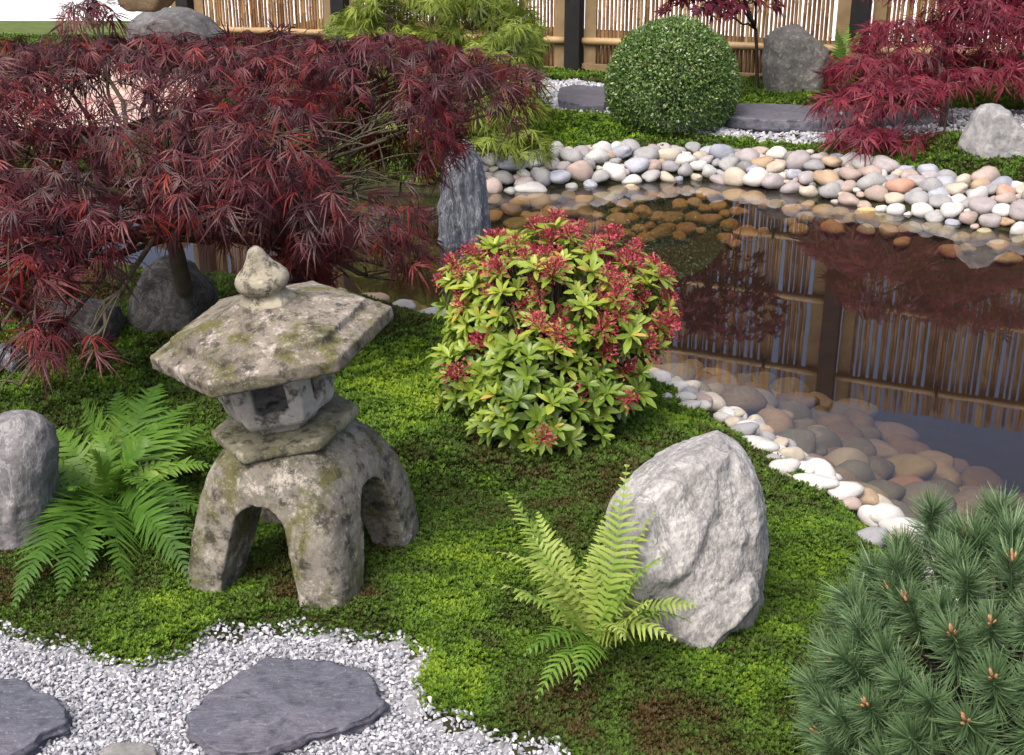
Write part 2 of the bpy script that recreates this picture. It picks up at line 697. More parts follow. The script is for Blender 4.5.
# ------------------------------------------------------------------ water
m, nt, out = new_mat('pond_water')
tr = nt.nodes.new('ShaderNodeBsdfTransparent')
tr.inputs['Color'].default_value = (0.80, 0.77, 0.71, 1)
gl = nt.nodes.new('ShaderNodeBsdfGlossy')
gl.inputs['Roughness'].default_value = 0.015
gl.inputs['Color'].default_value = (0.95, 0.96, 1.0, 1)
fr = nt.nodes.new('ShaderNodeFresnel')
fr.inputs['IOR'].default_value = 1.45
bp = nt.nodes.new('ShaderNodeBump')
bp.inputs['Strength'].default_value = 0.03
bp.inputs['Distance'].default_value = 0.01
nt.links.new(noise(nt, objco(nt), 3.0, 2, 0.4), bp.inputs['Height'])
nt.links.new(bp.outputs[0], gl.inputs['Normal'])
mx = nt.nodes.new('ShaderNodeMixShader')
nt.links.new(fr.outputs[0], mx.inputs[0])
nt.links.new(tr.outputs[0], mx.inputs[1])
nt.links.new(gl.outputs[0], mx.inputs[2])
df = nt.nodes.new('ShaderNodeBsdfDiffuse')        # faint bluish haze painted into the surface, standing in for milky sky reflection
df.inputs['Color'].default_value = (0.55, 0.56, 0.62, 1)
mx2 = nt.nodes.new('ShaderNodeMixShader')
mx2.inputs[0].default_value = 0.007
nt.links.new(mx.outputs[0], mx2.inputs[1])
nt.links.new(df.outputs[0], mx2.inputs[2])
nt.links.new(mx2.outputs[0], out.inputs['Surface'])
va = nt.nodes.new('ShaderNodeVolumeAbsorption')
va.inputs['Color'].default_value = (0.72, 0.59, 0.38, 1)
va.inputs['Density'].default_value = 3.0
nt.links.new(va.outputs[0], out.inputs['Volume'])
M_WATER = m
# a body of brown water: its top is the surface, its sides and bottom lie buried in the banks
lo, hi = POND.min(0) - 0.3, POND.max(0) + 0.3
b_ = Batch()
box(b_, ((lo[0] + hi[0]) / 2, (lo[1] + hi[1]) / 2, -0.6), (hi[0] - lo[0], hi[1] - lo[1], 1.2))
tag(link('water', b_.mesh('water', False), M_WATER), kind='structure')

NEARP = [(25, 97, 34, 28, 'white', 'first white stone of near rim, tucked against the flowering shrub'), (88, 105, 80, 42, 'white', 'flat white stone right of the flowering shrub, behind brown moss'),
         (104, 138, 80, 45, 'white', 'white stone nestling in the moss right of the flowering shrub'), (165, 136, 62, 42, 'white', 'small white stone above the pale boulder, by brown moss tuft'),
         (285, 168, 78, 40, 'cream', 'cream stone lying on another above the pale boulder peak'), (272, 198, 52, 48, 'cream', 'cream stone half hidden behind the pale boulder peak'),
         (328, 226, 98, 68, 'pale grey', 'lilac grey round stone right behind the pale boulder peak'), (397, 228, 58, 40, 'tan', 'small tan stone at the water next to the lilac grey stone'),
         (385, 285, 134, 84, 'white', 'big white oval stone right of the pale boulder peak'), (458, 277, 50, 46, 'cream', 'small beige stone between big white oval stone and water'),
         (494, 318, 94, 64, 'cream', 'cream white stone on the waterline beyond the big white oval stone'), (428, 340, 56, 44, 'mauve grey', 'small lilac stone with white veins in the near rim'),
         (480, 368, 104, 80, 'white', 'round white stone next to the tan pink stone'), (556, 380, 84, 56, 'white', 'pinkish white stone on the waterline behind round white stone'),
         (440, 402, 118, 64, 'pinkish', 'tan pink stone lying in the moss right of the pale boulder'), (598, 426, 158, 82, 'white', 'long white stone at the moss edge in near rim middle'),
         (694, 462, 118, 80, 'white', 'white grey stone at the right end of the long white stone'), (772, 478, 104, 84, 'tan', 'tan brown stone on the waterline among white stones'),
         (850, 552, 126, 90, 'white', 'white oval stone above the last white group by the pine'), (806, 640, 126, 84, 'pale grey', 'lilac white stone half sunk in moss left of the pine'),
         (925, 602, 150, 84, 'white', 'large white stone at the water beside the pine tip'), (914, 648, 88, 92, 'cream', 'cream stone standing in front of the large white stone by pine'),
         (985, 672, 70, 66, 'pale grey', 'grey stone just left of the pine needles')]
NEAR_XY = []
for (zx, zy, zw, zh, c, lab) in NEARP:
    q_ = gnd(660 + zx / 3.793, 370 + zy / 3.793, 0.07)
    NEAR_XY.append((q_[:2], 0.40 * zw / 3.793 * proj(q_)[2][0] / FPX))
# ------------------------------------------------------------------ moss (uncountable ground cover)
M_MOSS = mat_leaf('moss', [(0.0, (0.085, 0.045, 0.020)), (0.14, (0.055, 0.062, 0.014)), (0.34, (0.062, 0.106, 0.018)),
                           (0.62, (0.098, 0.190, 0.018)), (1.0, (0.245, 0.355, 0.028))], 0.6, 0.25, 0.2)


def tuft_template(k, nleaf, seed):
    r = np.random.default_rng(seed)
    V, F, t = [], [], []
    for i in range(nleaf):
        a = 2 * math.pi * (i + r.uniform(-.3, .3)) / nleaf
        el = r.uniform(0.35, 1.15)
        L = r.uniform(0.75, 1.15)
        d = np.array([math.cos(a) * math.cos(el), math.sin(a) * math.cos(el), math.sin(el)])
        s = np.array([-math.sin(a), math.cos(a), 0]) * 0.20
        n = len(V)
        mid = d * L * 0.55
        V += [np.zeros(3), mid + s, d * L, mid - s]
        t += [-0.06, 0, 0.10, 0]
        F.append((n, n + 1, n + 2, n + 3))
    return np.array(V), np.array(F), np.array(t)


TUFTS = [tuft_template(i, 6 + i % 3, 40 + i) for i in range(5)]
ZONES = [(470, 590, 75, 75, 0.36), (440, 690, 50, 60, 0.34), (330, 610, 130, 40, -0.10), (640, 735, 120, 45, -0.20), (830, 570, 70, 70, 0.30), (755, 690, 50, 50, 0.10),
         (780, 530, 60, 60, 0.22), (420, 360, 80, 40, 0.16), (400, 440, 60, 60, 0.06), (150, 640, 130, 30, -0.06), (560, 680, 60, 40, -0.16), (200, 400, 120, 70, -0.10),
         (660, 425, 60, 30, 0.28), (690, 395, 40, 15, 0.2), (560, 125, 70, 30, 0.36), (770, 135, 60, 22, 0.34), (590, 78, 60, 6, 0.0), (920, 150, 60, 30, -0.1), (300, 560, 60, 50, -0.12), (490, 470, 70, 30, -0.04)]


def scatter(xr, yr, step, keep):
    xs = np.arange(xr[0], xr[1], step)
    ys = np.arange(yr[0], yr[1], step)
    A, B = np.meshgrid(xs, ys)
    P = np.column_stack([A.ravel(), B.ravel()])
    P = P + rng.uniform(-.5, .5, P.shape) * step
    return P[keep(P)]


def in_view(P, z, mx_=330, my=120):
    px, py, fw = proj(np.column_stack([P, np.full(len(P), z)]))
    return (px > -mx_) & (px < 1024 + mx_) & (py > -my) & (py < 755 + my) & (fw > 0.5)


def moss_field(name, xr, yr, step, size, far):
    P = scatter(xr, yr, step, lambda P: in_view(P, 0.15))
    z, d, g, b = height(P, True)
    jit = 0.02 * fbm(P * 14, 3, 77)
    lim = 0.03 if not far else 0.20
    if not far:
        px, _, _ = proj(np.column_stack([P, np.full(len(P), 0.1)]))
        lim = 0.03 + 0.075 * smooth01((px - 620) / 60)
    if far:
        px, _, _ = proj(np.column_stack([P, np.full(len(P), 0.15)]))
        lim = 0.04 + 0.19 * smooth01((px - 430) / 50) + 0.13 * smooth01((px - 720) / 280)
    k = (d > lim + jit * 1.6) & (g > jit * 1.2) & (b < -0.04)
    if not far:
        for q_, r_ in NEAR_XY:
            k &= np.hypot(P[:, 0] - q_[0], P[:, 1] - q_[1]) > r_
    if far:
        k &= keep_far(P)
    P, z = P[k], z[k]
    px, py, _ = proj(np.column_stack([P, z]))
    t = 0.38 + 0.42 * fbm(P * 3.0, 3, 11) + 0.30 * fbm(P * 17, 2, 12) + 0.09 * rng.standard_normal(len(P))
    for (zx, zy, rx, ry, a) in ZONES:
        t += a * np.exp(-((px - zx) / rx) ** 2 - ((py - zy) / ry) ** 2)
    # dead brown patches
    t = np.where(fbm(P * 4.2, 3, 31) + 0.25 * fbm(P * 21, 2, 33) > 0.56, t * 0.5, t)
    t = np.clip(t, 0.02, 0.98)
    bt = Batch()
    which = rng.integers(0, len(TUFTS), len(P))
    for i, (tv, tf, tt) in enumerate(TUFTS):
        s = which == i
        n = s.sum()
        a = rng.uniform(0, 2 * math.pi, n)
        tilt = rng.normal(0, 0.25, (n, 2))
        ydir = np.column_stack([np.cos(a), np.sin(a), tilt[:, 0]])
        zh = np.column_stack([tilt[:, 1], tilt[:, 0], np.ones(n)])
        M = frames(ydir, zh, size * rng.uniform(0.7, 1.35, n))
        lift = rng.uniform(-0.001, size * 0.8, n) + 0.3 * size * fbm(P[s] * 40, 2, 8)
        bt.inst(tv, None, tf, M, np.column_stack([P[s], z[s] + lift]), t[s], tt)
    o = link(name, bt.mesh(name), M_MOSS)
    tag(o, kind='stuff')
    return o


SLABS_FAR = [[(557, 88), (575, 84), (606, 87), (606, 105), (585, 106), (560, 100)],
             [(722, 103), (770, 103), (836, 107), (840, 112), (836, 121), (780, 120), (738, 117), (722, 114)],
             [(842, 107), (890, 107), (976, 108), (980, 118), (930, 121), (844, 121)],
             [(984, 109), (1030, 109), (1100, 111), (1105, 122), (1030, 122), (986, 120)],
             [(640, 93), (700, 95), (722, 101), (716, 113), (660, 110), (636, 105)]]
GRAVEL_FAR = gpoly([(520, 78), (560, 79), (606, 83), (640, 95), (720, 106), (760, 110), (900, 114), (1120, 114), (1120, 134), (900, 132), (800, 131), (740, 126), (640, 117), (560, 108), (530, 100)], 0.2)


def keep_far(P):
    return sdist(P, GRAVEL_FAR) > 0.03 + 0.05 * fbm(P * 6, 2, 4)


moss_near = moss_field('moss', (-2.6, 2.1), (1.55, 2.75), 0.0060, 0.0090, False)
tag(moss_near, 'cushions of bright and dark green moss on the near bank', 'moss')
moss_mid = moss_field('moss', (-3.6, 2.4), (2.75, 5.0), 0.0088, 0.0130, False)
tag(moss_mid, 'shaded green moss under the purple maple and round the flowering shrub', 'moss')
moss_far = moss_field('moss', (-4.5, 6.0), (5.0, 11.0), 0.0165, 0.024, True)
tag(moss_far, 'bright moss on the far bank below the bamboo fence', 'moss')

# ------------------------------------------------------------------ gravel (uncountable)
M_CHIP = mat_leaf('gravel_chip', [(0.0, (0.10, 0.11, 0.13)), (0.35, (0.22, 0.23, 0.26)), (0.7, (0.375, 0.385, 0.42)), (1.0, (0.57, 0.57, 0.59))], 0.8, 0.0, 0.25)


def chip_template(seed):
    r = np.random.default_rng(seed)
    p = norm(r.standard_normal((11, 3))) * np.array([0.62, 0.45, 0.36]) * r.uniform(0.8, 1.1, (11, 1))
    me = hull('chip', p)
    V = get_co(me)
    F = np.array([tuple(f.vertices) for f in me.polygons])
    bpy.data.meshes.remove(me)
    return V, F


CHIPS = [chip_template(i) for i in range(8)]


def gravel_field(name, P, z, size):
    bt = Batch()
    which = rng.integers(0, 8, len(P))
    t = np.clip(0.62 + 0.22 * rng.standard_normal(len(P)), 0, 1)
    for i, (tv, tf) in enumerate(CHIPS):
        s = which == i
        n = s.sum()
        a = rng.uniform(0, 6.283, n)
        M = frames(np.column_stack([np.cos(a), np.sin(a), rng.normal(0, .35, n)]), np.column_stack([rng.normal(0, .4, (n, 2)), np.ones(n)]), size * rng.uniform(0.6, 1.35, n))
        bt.inst(tv, tf, None, M, np.column_stack([P[s], z[s]]), t[s])
    return tag(link(name, bt.mesh(name, False), M_CHIP), kind='stuff')


def near_gravel(step, lift):
    P = scatter((-2.2, 0.5), (1.2, 2.45), step, lambda P: in_view(P, 0.11, 160, 160))
    z, d, g, b = height(P, True)
    k = g < 0.012 + 0.02 * fbm(P * 14, 3, 77)
    return P[k], z[k] + lift


Pa, za = near_gravel(0.0076, 0.001)
Pb, zb = near_gravel(0.0088, 0.005)
o = gravel_field('gravel', np.vstack([Pa, Pb]), np.concatenate([za, zb]) + rng.uniform(-.002, .004, len(Pa) + len(Pb)), 0.0098)
tag(o, 'pale blue grey gravel chips round the slate stepping stones', 'gravel')
Pf = scatter((-1, 6), (5, 10), 0.022, lambda P: in_view(P, 0.2) & (sdist(P, GRAVEL_FAR) < 0.03))
o = gravel_field('gravel', Pf, height(Pf) + 0.006, 0.034)
tag(o, 'strip of white gravel along the far slate path', 'gravel')

# ------------------------------------------------------------------ slate stepping stones


def slate_mat(name, a, b, c):
    m, nt, out = new_mat(name)
    v = objco(nt)
    n1 = noise(nt, scaled(nt, v, (1, 3.0, 1), (0, 0, 0.5)), 5, 8, 0.65, 0.5)
    n2 = noise(nt, scaled(nt, v, (1.2, 5, 4), (0, 0, 0.55)), 9, 6, 0.65)
    col = ramp(nt, n1, [(0.3, a), (0.55, b), (0.75, c)])
    col = mixc(nt, ramp(nt, n2, [(0.45, (0, 0, 0)), (0.7, (0.3,) * 3)]), col, tuple(x * 1.4 for x in b))
    r_ = noise(nt, v, 4.5, 5, 0.6)
    col = mixc(nt, ramp(nt, r_, [(0.62, (0, 0, 0)), (0.72, (0.45,) * 3)]), col, (0.20, 0.135, 0.09))
    n3 = noise(nt, v, 2.2, 4, 0.6)
    col = mixc(nt, ramp(nt, n3, [(0.4, (0, 0, 0)), (0.65, (0.6,) * 3)]), col, (0.13, 0.12, 0.15))
    n4 = noise(nt, v, 28, 6, 0.7)
    col = mixc(nt, ramp(nt, n4, [(0.36, (0.7,) * 3), (0.52, (0, 0, 0))]), col, tuple(x * 0.55 for x in a))
    sp_ = noise(nt, v, 120, 2, 0.6)
    col = mixc(nt, ramp(nt, sp_, [(0.6, (0, 0, 0)), (0.72, (0.25,) * 3)]), col, (0.35, 0.35, 0.38))
    h = mth(nt, 'ADD', mth(nt, 'MULTIPLY', n2, 0.6), n1)
    h = mth(nt, 'ADD', h, mth(nt, 'MULTIPLY', n4, 0.5))
    principled(nt, out, col, 0.6, 0.3, h, 0.8, 0.010)
    return m


M_SLATE = slate_mat('slate', (0.060, 0.066, 0.085), (0.098, 0.104, 0.130), (0.15, 0.157, 0.185))
M_SLATE2 = slate_mat('slate_dark', (0.06, 0.064, 0.08), (0.10, 0.103, 0.125), (0.16, 0.165, 0.19))


def slab(name, pxs, ztop, thick, mat, seed, label, group, voxel=0.0048, amp=0.006):
    poly = gpoly(pxs, ztop)
    c = poly.mean(0)
    poly = poly - c
    # subdivide and roughen the outline, two ledges so that the edge looks split
    Q = []
    for i in range(len(poly)):
        a_, b_ = poly[i], poly[(i + 1) % len(poly)]
        n = max(2, int(np.linalg.norm(b_ - a_) / 0.03))
        for k in range(n):
            Q.append(a_ + (b_ - a_) * k / n)
    Q = np.array(Q)
    for _ in range(1):
        Q = 0.5 * Q + 0.25 * (np.roll(Q, 1, 0) + np.roll(Q, -1, 0))
    r = 1 + 0.0 * Q[:, 0]
    j = (fbm(Q * 14, 4, seed, 0.65)[:, None] * 0.018 + 0.006 * np.sign(vnoise(Q * 45, seed))[:, None]) * norm(Q)
    me = prism(name, Q + j, -thick, 0.0)
    me = evaluate(me, [('REMESH', dict(mode='VOXEL', voxel_size=voxel)), ('SMOOTH', dict(factor=0.5, iterations=1))])
    V, N = get_co(me), get_no(me)
    side = 1 - np.abs(N[:, 2])
    lay = (np.sin(V[:, 2] * 420 + 3 * fbm(V * 9, 2, seed)) * 0.004)
    d = amp * fbm(V * np.array([9, 14, 9.]), 4, seed + 3) + 0.4 * amp * np.abs(fbm(V * np.array([5, 22, 5.]), 3, seed + 6)) + side * (lay + 0.008 * fbm(V * 30, 2, seed + 5))
    set_co(me, V + N * d[:, None])
    set_smooth(me)
    o = link(name, me, mat)
    o.location = (c[0], c[1], ztop)
    return tag(o, label, 'stepping stone', group)


GS = 'slate stepping stones in the gravel'
slab('stepping_stone', [(183, 722), (196, 706), (240, 672), (262, 657), (310, 658), (352, 666), (376, 678), (384, 692), (380, 712), (362, 722), (330, 728),
                        (318, 736), (262, 750), (222, 748), (196, 740)], 0.138, 0.05, M_SLATE, 1, 'large bluish slate stepping stone in front of the stone lantern', GS)
slab('stepping_stone', [(-80, 690), (-20, 680), (6, 679), (40, 688), (78, 708), (62, 722), (30, 742), (0, 768), (-60, 800), (-120, 760)], 0.142, 0.06, M_SLATE, 2,
     'dark blue slate stepping stone cut off by the photo corner', GS)
slab('stepping_stone', [(100, 752), (112, 744), (128, 740), (146, 744), (158, 754), (162, 790), (120, 800), (98, 775)], 0.135, 0.04,
     mat_rock('grey_stepping_stone', [(0.12, 0.12, 0.12), (0.2, 0.2, 0.19), (0.3, 0.29, 0.28)], 9), 3, 'small rounded grey stepping stone in the gravel between two slates', GS)
far_lab = ['dark slate slab in white gravel beside the boxwood ball and fence post', 'long slate slab between the boxwood ball and the crimson maple',
           'slate slab on the far path behind the crimson maple', 'slate slab on the far path behind the pale conical boulder', 'slate slab hidden behind the clipped boxwood ball']
for i, s_ in enumerate(SLABS_FAR):
    slab('path_slab', s_, 0.224, 0.07, M_SLATE2 if i != 1 else M_SLATE, 10 + i, far_lab[i], 'slate slabs of the far path', 0.013, 0.004)

# ------------------------------------------------------------------ boulders


def at_y(px, py, Y):
    d = ray(px, py)
    return np.array([0, 0, CAMH]) + d * (Y / d[1])


def rock(name, outline, base, thick, lean, mat, label, seed, group=None, voxel=0.012, amp=0.02, scale=7, strata=None, fine=0.004, sink=0.10, base_z=None, front=0.66, cat='boulder', extra=(), soft=2):
    """boulder whose profile stands on the ground at pixel 'base'; given depth 'thick' metres"""
    B = on(*base) if base_z is None else gnd(base[0], base[1], base_z)
    B = B + np.array([0, thick * 0.38, 0])
    n = np.array([0, math.cos(lean), -math.sin(lean)])
    cam0 = np.array([0, 0, CAMH])
    prof = []
    for (x, y) in outline:
        d = ray(x, y)
        prof.append(cam0 + d * (n @ (B - cam0)) / (n @ d))
    prof = np.array(prof)
    c = prof.mean(0)
    r = np.random.default_rng(seed)
    pts = []
    for off, sc in ((-0.5, front), (-0.3, 0.88), (0.0, 1.0), (0.28, 0.9), (0.5, 0.62)):
        q = c + (prof - c) * sc * (1 + r.uniform(-0.05, 0.05, (len(prof), 1)) * (off != 0)) + n * off * thick
        pts.append(q)
    pts = np.concatenate(pts)
    low = pts[pts[:, 2] < np.percentile(pts[:, 2], 35)].copy()
    low[:, 2] = min(B[2], low[:, 2].min()) - sink
    pts = np.concatenate([pts, low])
    org = np.array([c[0], c[1], B[2]])
    me = hull(name, pts - org)
    if extra:
        bm = bmesh.new()
        bm.from_mesh(me)
        for (ol, near, th) in extra:
            q = []
            for (x, y) in ol:
                d = ray(x, y)
                q.append(cam0 + d * (n @ (B - cam0)) / (n @ d))
            q = np.array(q)
            qc_ = q.mean(0)
            blk = np.concatenate([qc_ + (q - qc_) * sc - n * (near + k_ * th) for k_, sc in ((0.5, 0.72), (0.25, 1.0), (-0.5, 1.0))])
            m2 = hull('block', blk - org)
            bm.from_mesh(m2)
        me = bpy.data.meshes.new(name)
        bm.to_mesh(me)
        bm.free()
    me = stone_finish(me, voxel, soft, amp, scale, seed, strata, fine)
    o = link(name, me, mat)
    o.location = org
    tag(o, label, cat, group)
    return o


M_ROCKW = mat_rock('pale_granite', [(0.17, 0.17, 0.17), (0.35, 0.346, 0.338), (0.52, 0.512, 0.498)], 14, (90, (0.12, 0.12, 0.12), 0.45), (1, 1, 0.45, (0, 0.5, 0)), (4, (0.16, 0.16, 0.16)), 0.9, 0.8, 0.014)
M_ROCKS = mat_rock('slate_blue_rock', [(0.035, 0.042, 0.055), (0.085, 0.10, 0.125), (0.22, 0.24, 0.28)], 7, None, (3.2, 3.2, 0.45, (0, 0.12, 0)), (9, (0.40, 0.41, 0.43)), 0.7, 0.7, 0.015)
M_ROCKG = mat_rock('grey_rock', [(0.07, 0.07, 0.068), (0.15, 0.148, 0.14), (0.27, 0.265, 0.25)], 6, (40, (0.38, 0.37, 0.34), 0.4), None, None, 0.85, 0.6, 0.015)
M_ROCKL = mat_rock('light_grey_rock', [(0.16, 0.16, 0.165), (0.28, 0.28, 0.28), (0.42, 0.41, 0.40)], 6, (60, (0.12, 0.12, 0.12), 0.4), None, None, 0.85, 0.6, 0.012)
M_ROCKH = mat_rock('dim_grey_rock', [(0.055, 0.055, 0.058), (0.11, 0.11, 0.113), (0.19, 0.19, 0.19)], 4, (30, (0.25, 0.25, 0.24), 0.35), None, None, 0.85, 0.6, 0.015)
M_ROCKE = mat_rock('mauve_grey_rock', [(0.085, 0.083, 0.088), (0.165, 0.16, 0.165), (0.28, 0.27, 0.275)], 7, (60, (0.08, 0.08, 0.08), 0.4), None, (6, (0.3, 0.3, 0.3)), 0.85, 0.6, 0.012)
M_ROCKD = mat_rock('dark_rock', [(0.03, 0.03, 0.03), (0.07, 0.068, 0.066), (0.13, 0.128, 0.12)], 7, (70, (0.2, 0.2, 0.19), 0.35), None, (7, (0.16, 0.16, 0.16)), 0.85, 0.6, 0.012)
M_ROCKB = mat_rock('brown_rock', [(0.06, 0.045, 0.028), (0.13, 0.095, 0.055), (0.21, 0.16, 0.10)], 6, None, (1, 1, 3, (0, 0, 0)), None, 0.85, 0.6, 0.012)

rock('boulder', [(603, 525), (607, 506), (620, 488), (638, 466), (660, 453), (690, 446), (708, 430), (718, 427), (738, 440), (752, 462), (766, 503), (770, 525), (762, 570), (752, 590), (726, 618), (700, 641), (682, 646), (655, 628), (630, 608), (612, 580)],
     (690, 640), 0.24, R(20), M_ROCKW, 'big pale granite boulder on the moss behind the upright fern', 3, None, 0.0040, 0.006, 6, ((0.80, 0.15, -0.62), 9, 0.005), 0.0060, front=0.55, soft=1,
     extra=[([(612, 540), (622, 500), (660, 462), (704, 440), (722, 446), (716, 500), (690, 560), (660, 590), (630, 590)], 0.085, 0.10),
            ([(700, 470), (728, 446), (748, 470), (758, 520), (752, 552), (722, 560), (706, 530)], 0.055, 0.10),
            ([(664, 628), (688, 598), (722, 570), (746, 566), (752, 590), (728, 614), (700, 640), (682, 646)], 0.075, 0.10)])
rock('standing_rock', [(440, 238), (438, 205), (440, 172), (446, 148), (458, 136), (472, 141), (481, 160), (486, 192), (490, 224), (487, 240), (465, 246)],
     (465, 246), 0.20, R(3), M_ROCKS, 'upright slate blue rock standing in the pond beside the purple maple', 5, None, 0.009, 0.012, 9, ((0.9, 0.3, 0.12), 26, 0.012), 0.004, 0.2, 0.0)
rock('boulder', [(768, 96), (763, 62), (764, 38), (775, 27), (797, 25), (812, 38), (827, 50), (828, 64), (816, 76), (820, 90), (800, 100), (780, 100)],
     (792, 98), 0.32, R(6), M_ROCKG, 'tall dark grey boulder in front of the bamboo fence', 7, None, 0.014, 0.03, 5, None, 0.008)
rock('boulder', [(962, 158), (961, 142), (974, 110), (985, 102), (1001, 106), (1013, 126), (1030, 144), (1036, 158), (1010, 165), (980, 164)],
     (990, 161), 0.34, R(10), M_ROCKL, 'pale conical boulder under the right end of the crimson maple', 9, None, 0.012, 0.022, 6, None, 0.008)
rock('boulder', [(-40, 560), (-38, 470), (-20, 430), (6, 413), (30, 411), (50, 423), (59, 444), (54, 488), (42, 528), (28, 548), (0, 562)],
     (10, 552), 0.2, R(14), M_ROCKE, 'rounded grey boulder at the left edge behind the broad fern', 11, None, 0.008, 0.018, 7, front=0.5)
rock('boulder', [(131, 326), (133, 296), (144, 266), (165, 254), (190, 260), (208, 278), (216, 293), (202, 314), (190, 331), (160, 336)],
     (168, 330), 0.26, R(12), M_ROCKD, 'dark boulder behind the trunk of the purple maple', 13, None, 0.010, 0.02, 7)
rock('boulder', [(32, 346), (38, 318), (58, 300), (90, 297), (119, 304), (126, 326), (112, 343), (70, 354)],
     (76, 349), 0.25, R(12), M_ROCKD, 'low dark blue boulder in the shade left of the purple maple trunk', 15, None, 0.010, 0.02, 7)
rock('boulder', [(-12, 373), (-8, 349), (5, 341), (22, 349), (31, 362), (22, 375)], (10, 373), 0.12, R(12), M_ROCKS,
     'small bluish rock under the drooping purple maple leaves above the broad fern', 17, None, 0.007, 0.01, 9, cat='rock')
rock('boulder', [(126, 48), (130, 20), (150, 9), (188, 7), (208, 15), (226, 32), (241, 62), (235, 84), (180, 90), (135, 76)],
     (188, 84), 0.6, R(6), M_ROCKH, 'grey boulder behind the purple maple at the left fence end', 19, None, 0.02, 0.03, 4)
rock('boulder', [(118, -2), (122, -16), (140, -28), (160, -26), (174, -14), (178, -4), (166, 4), (150, 8), (130, 6)], (146, 7), 0.4, R(0), M_ROCKB,
     'brown rounded rock on top of the grey boulder at the fence end', 21, None, 0.018, 0.02, 4, None, 0.004, 0.0, 0.70)

# ------------------------------------------------------------------ pebbles


def pebble_mesh(seed):
    r = np.random.default_rng(seed)
    bm = bmesh.new()
    bmesh.ops.create_icosphere(bm, subdivisions=3, radius=0.5)
    me = bpy.data.meshes.new('pebble')
    bm.to_mesh(me)
    bm.free()
    V = get_co(me)
    V = V * (1 + 0.42 * vnoise(V * 1.7 + seed * 3.1, seed)[:, None] + 0.06 * vnoise(V * 5 + seed, seed)[:, None])
    V = V * np.array([1.0, r.uniform(0.62, 0.88), r.uniform(0.50, 0.70)])
    V = V / np.abs(V[:, 0]).max() * 0.5
    set_co(me, V)
    set_smooth(me)
    return me


PCOL = {'white': ((0.55, 0.54, 0.51), (0.42, 0.42, 0.41)), 'pale grey': ((0.30, 0.30, 0.295), (0.23, 0.235, 0.245)), 'blue grey': ((0.24, 0.26, 0.31), (0.33, 0.35, 0.40)),
        'cream': ((0.36, 0.32, 0.25), (0.45, 0.41, 0.34)), 'pinkish': ((0.31, 0.24, 0.21), (0.38, 0.31, 0.28)), 'tan': ((0.31, 0.22, 0.14), (0.38, 0.29, 0.20)),
        'terracotta': ((0.37, 0.21, 0.15), (0.42, 0.27, 0.20)), 'mauve grey': ((0.27, 0.24, 0.245), (0.33, 0.305, 0.31)), 'dark grey': ((0.13, 0.13, 0.14), (0.2, 0.2, 0.2)),
        'ochre': ((0.50, 0.36, 0.16), (0.58, 0.45, 0.24)), 'olive': ((0.30, 0.27, 0.15), (0.38, 0.34, 0.21)), 'brown': ((0.20, 0.155, 0.10), (0.26, 0.21, 0.145)), 'moss grey': ((0.17, 0.165, 0.13), (0.23, 0.22, 0.18))}
PMAT = {k: mat_pebble('pebble_' + k.replace(' ', '_'), *v) for k, v in PCOL.items()}
PVAR = 7
PME = {}
for k in PCOL:
    for i in range(PVAR):
        m_ = pebble_mesh(100 + i) if k == 'white' else PME[('white', i)].copy()
        m_.materials.clear()
        m_.materials.append(PMAT[k])
        PME[(k, i)] = m_
PEB = []          # records of single pebbles for the labels


def add_pebble(name, P, L, colour, sx=1.0, sy=1.0, sz=1.0, yaw=0.0, tilt=(0, 0), zone='', anchor='', row='', group='', label=None):
    o = bpy.data.objects.new(name, PME[(colour, int(rng.integers(PVAR)))])
    COL.objects.link(o)
    o.location = Vector([float(c) for c in P])
    o.scale = (L * sx, L * sy, L * sz)
    o.rotation_euler = (tilt[0], tilt[1], yaw)
    PEB.append(dict(o=o, L=L, c=colour, zone=zone, anchor=anchor, row=row, group=group, label=label))
    return o


def pack(cand_fn, sizes, tries, over=0.82, taken=None):
    """dart throwing, biggest first; returns list of (x, y, L)"""
    got = [] if taken is None else list(taken)
    n0 = len(got)
    arr = np.array(got) if got else np.zeros((0, 3))
    for L in sorted(sizes, reverse=True):
        C = cand_fn(tries)
        if len(C) == 0:
            continue
        ok = np.ones(len(C), bool)
        if len(arr):
            D = np.hypot(C[:, 0][:, None] - arr[:, 0], C[:, 1][:, None] - arr[:, 1])
            ok = (D > over * 0.5 * 0.8 * (L + arr[:, 2])[None]).all(1)
        w_ = np.where(ok)[0]
        if len(w_):
            c = C[w_[0]]
            arr = np.vstack([arr, [c[0], c[1], L]])
    return arr[n0:]


def cand_shore(pxr, dr, yr=(0, 1000), dfun=None, xr=(-4.5, 4.5)):
    # random points near the shore, kept by signed distance and picture range
    def f(n):
        x = rng.uniform(*xr, n)
        lo_, hi_ = yr
        P = np.column_stack([x, rng.uniform(lo_, hi_, n)])
        px, py, fw = proj(np.column_stack([P, np.zeros(n)]))
        k = (px > pxr[0]) & (px < pxr[1])
        P, px = P[k], px[k]
        if len(P) == 0:
            return P
        d = sdist(P, POND)
        hi2 = dr[1] if dfun is None else dfun(px)
        return P[(d > dr[0]) & (d < hi2)]
    return f


# far rim -------------------------------------------------------
def pick(weights):
    ks = list(weights)
    p = np.array([weights[k] for k in ks], float)
    return ks[rng.choice(len(ks), p=p / p.sum())]


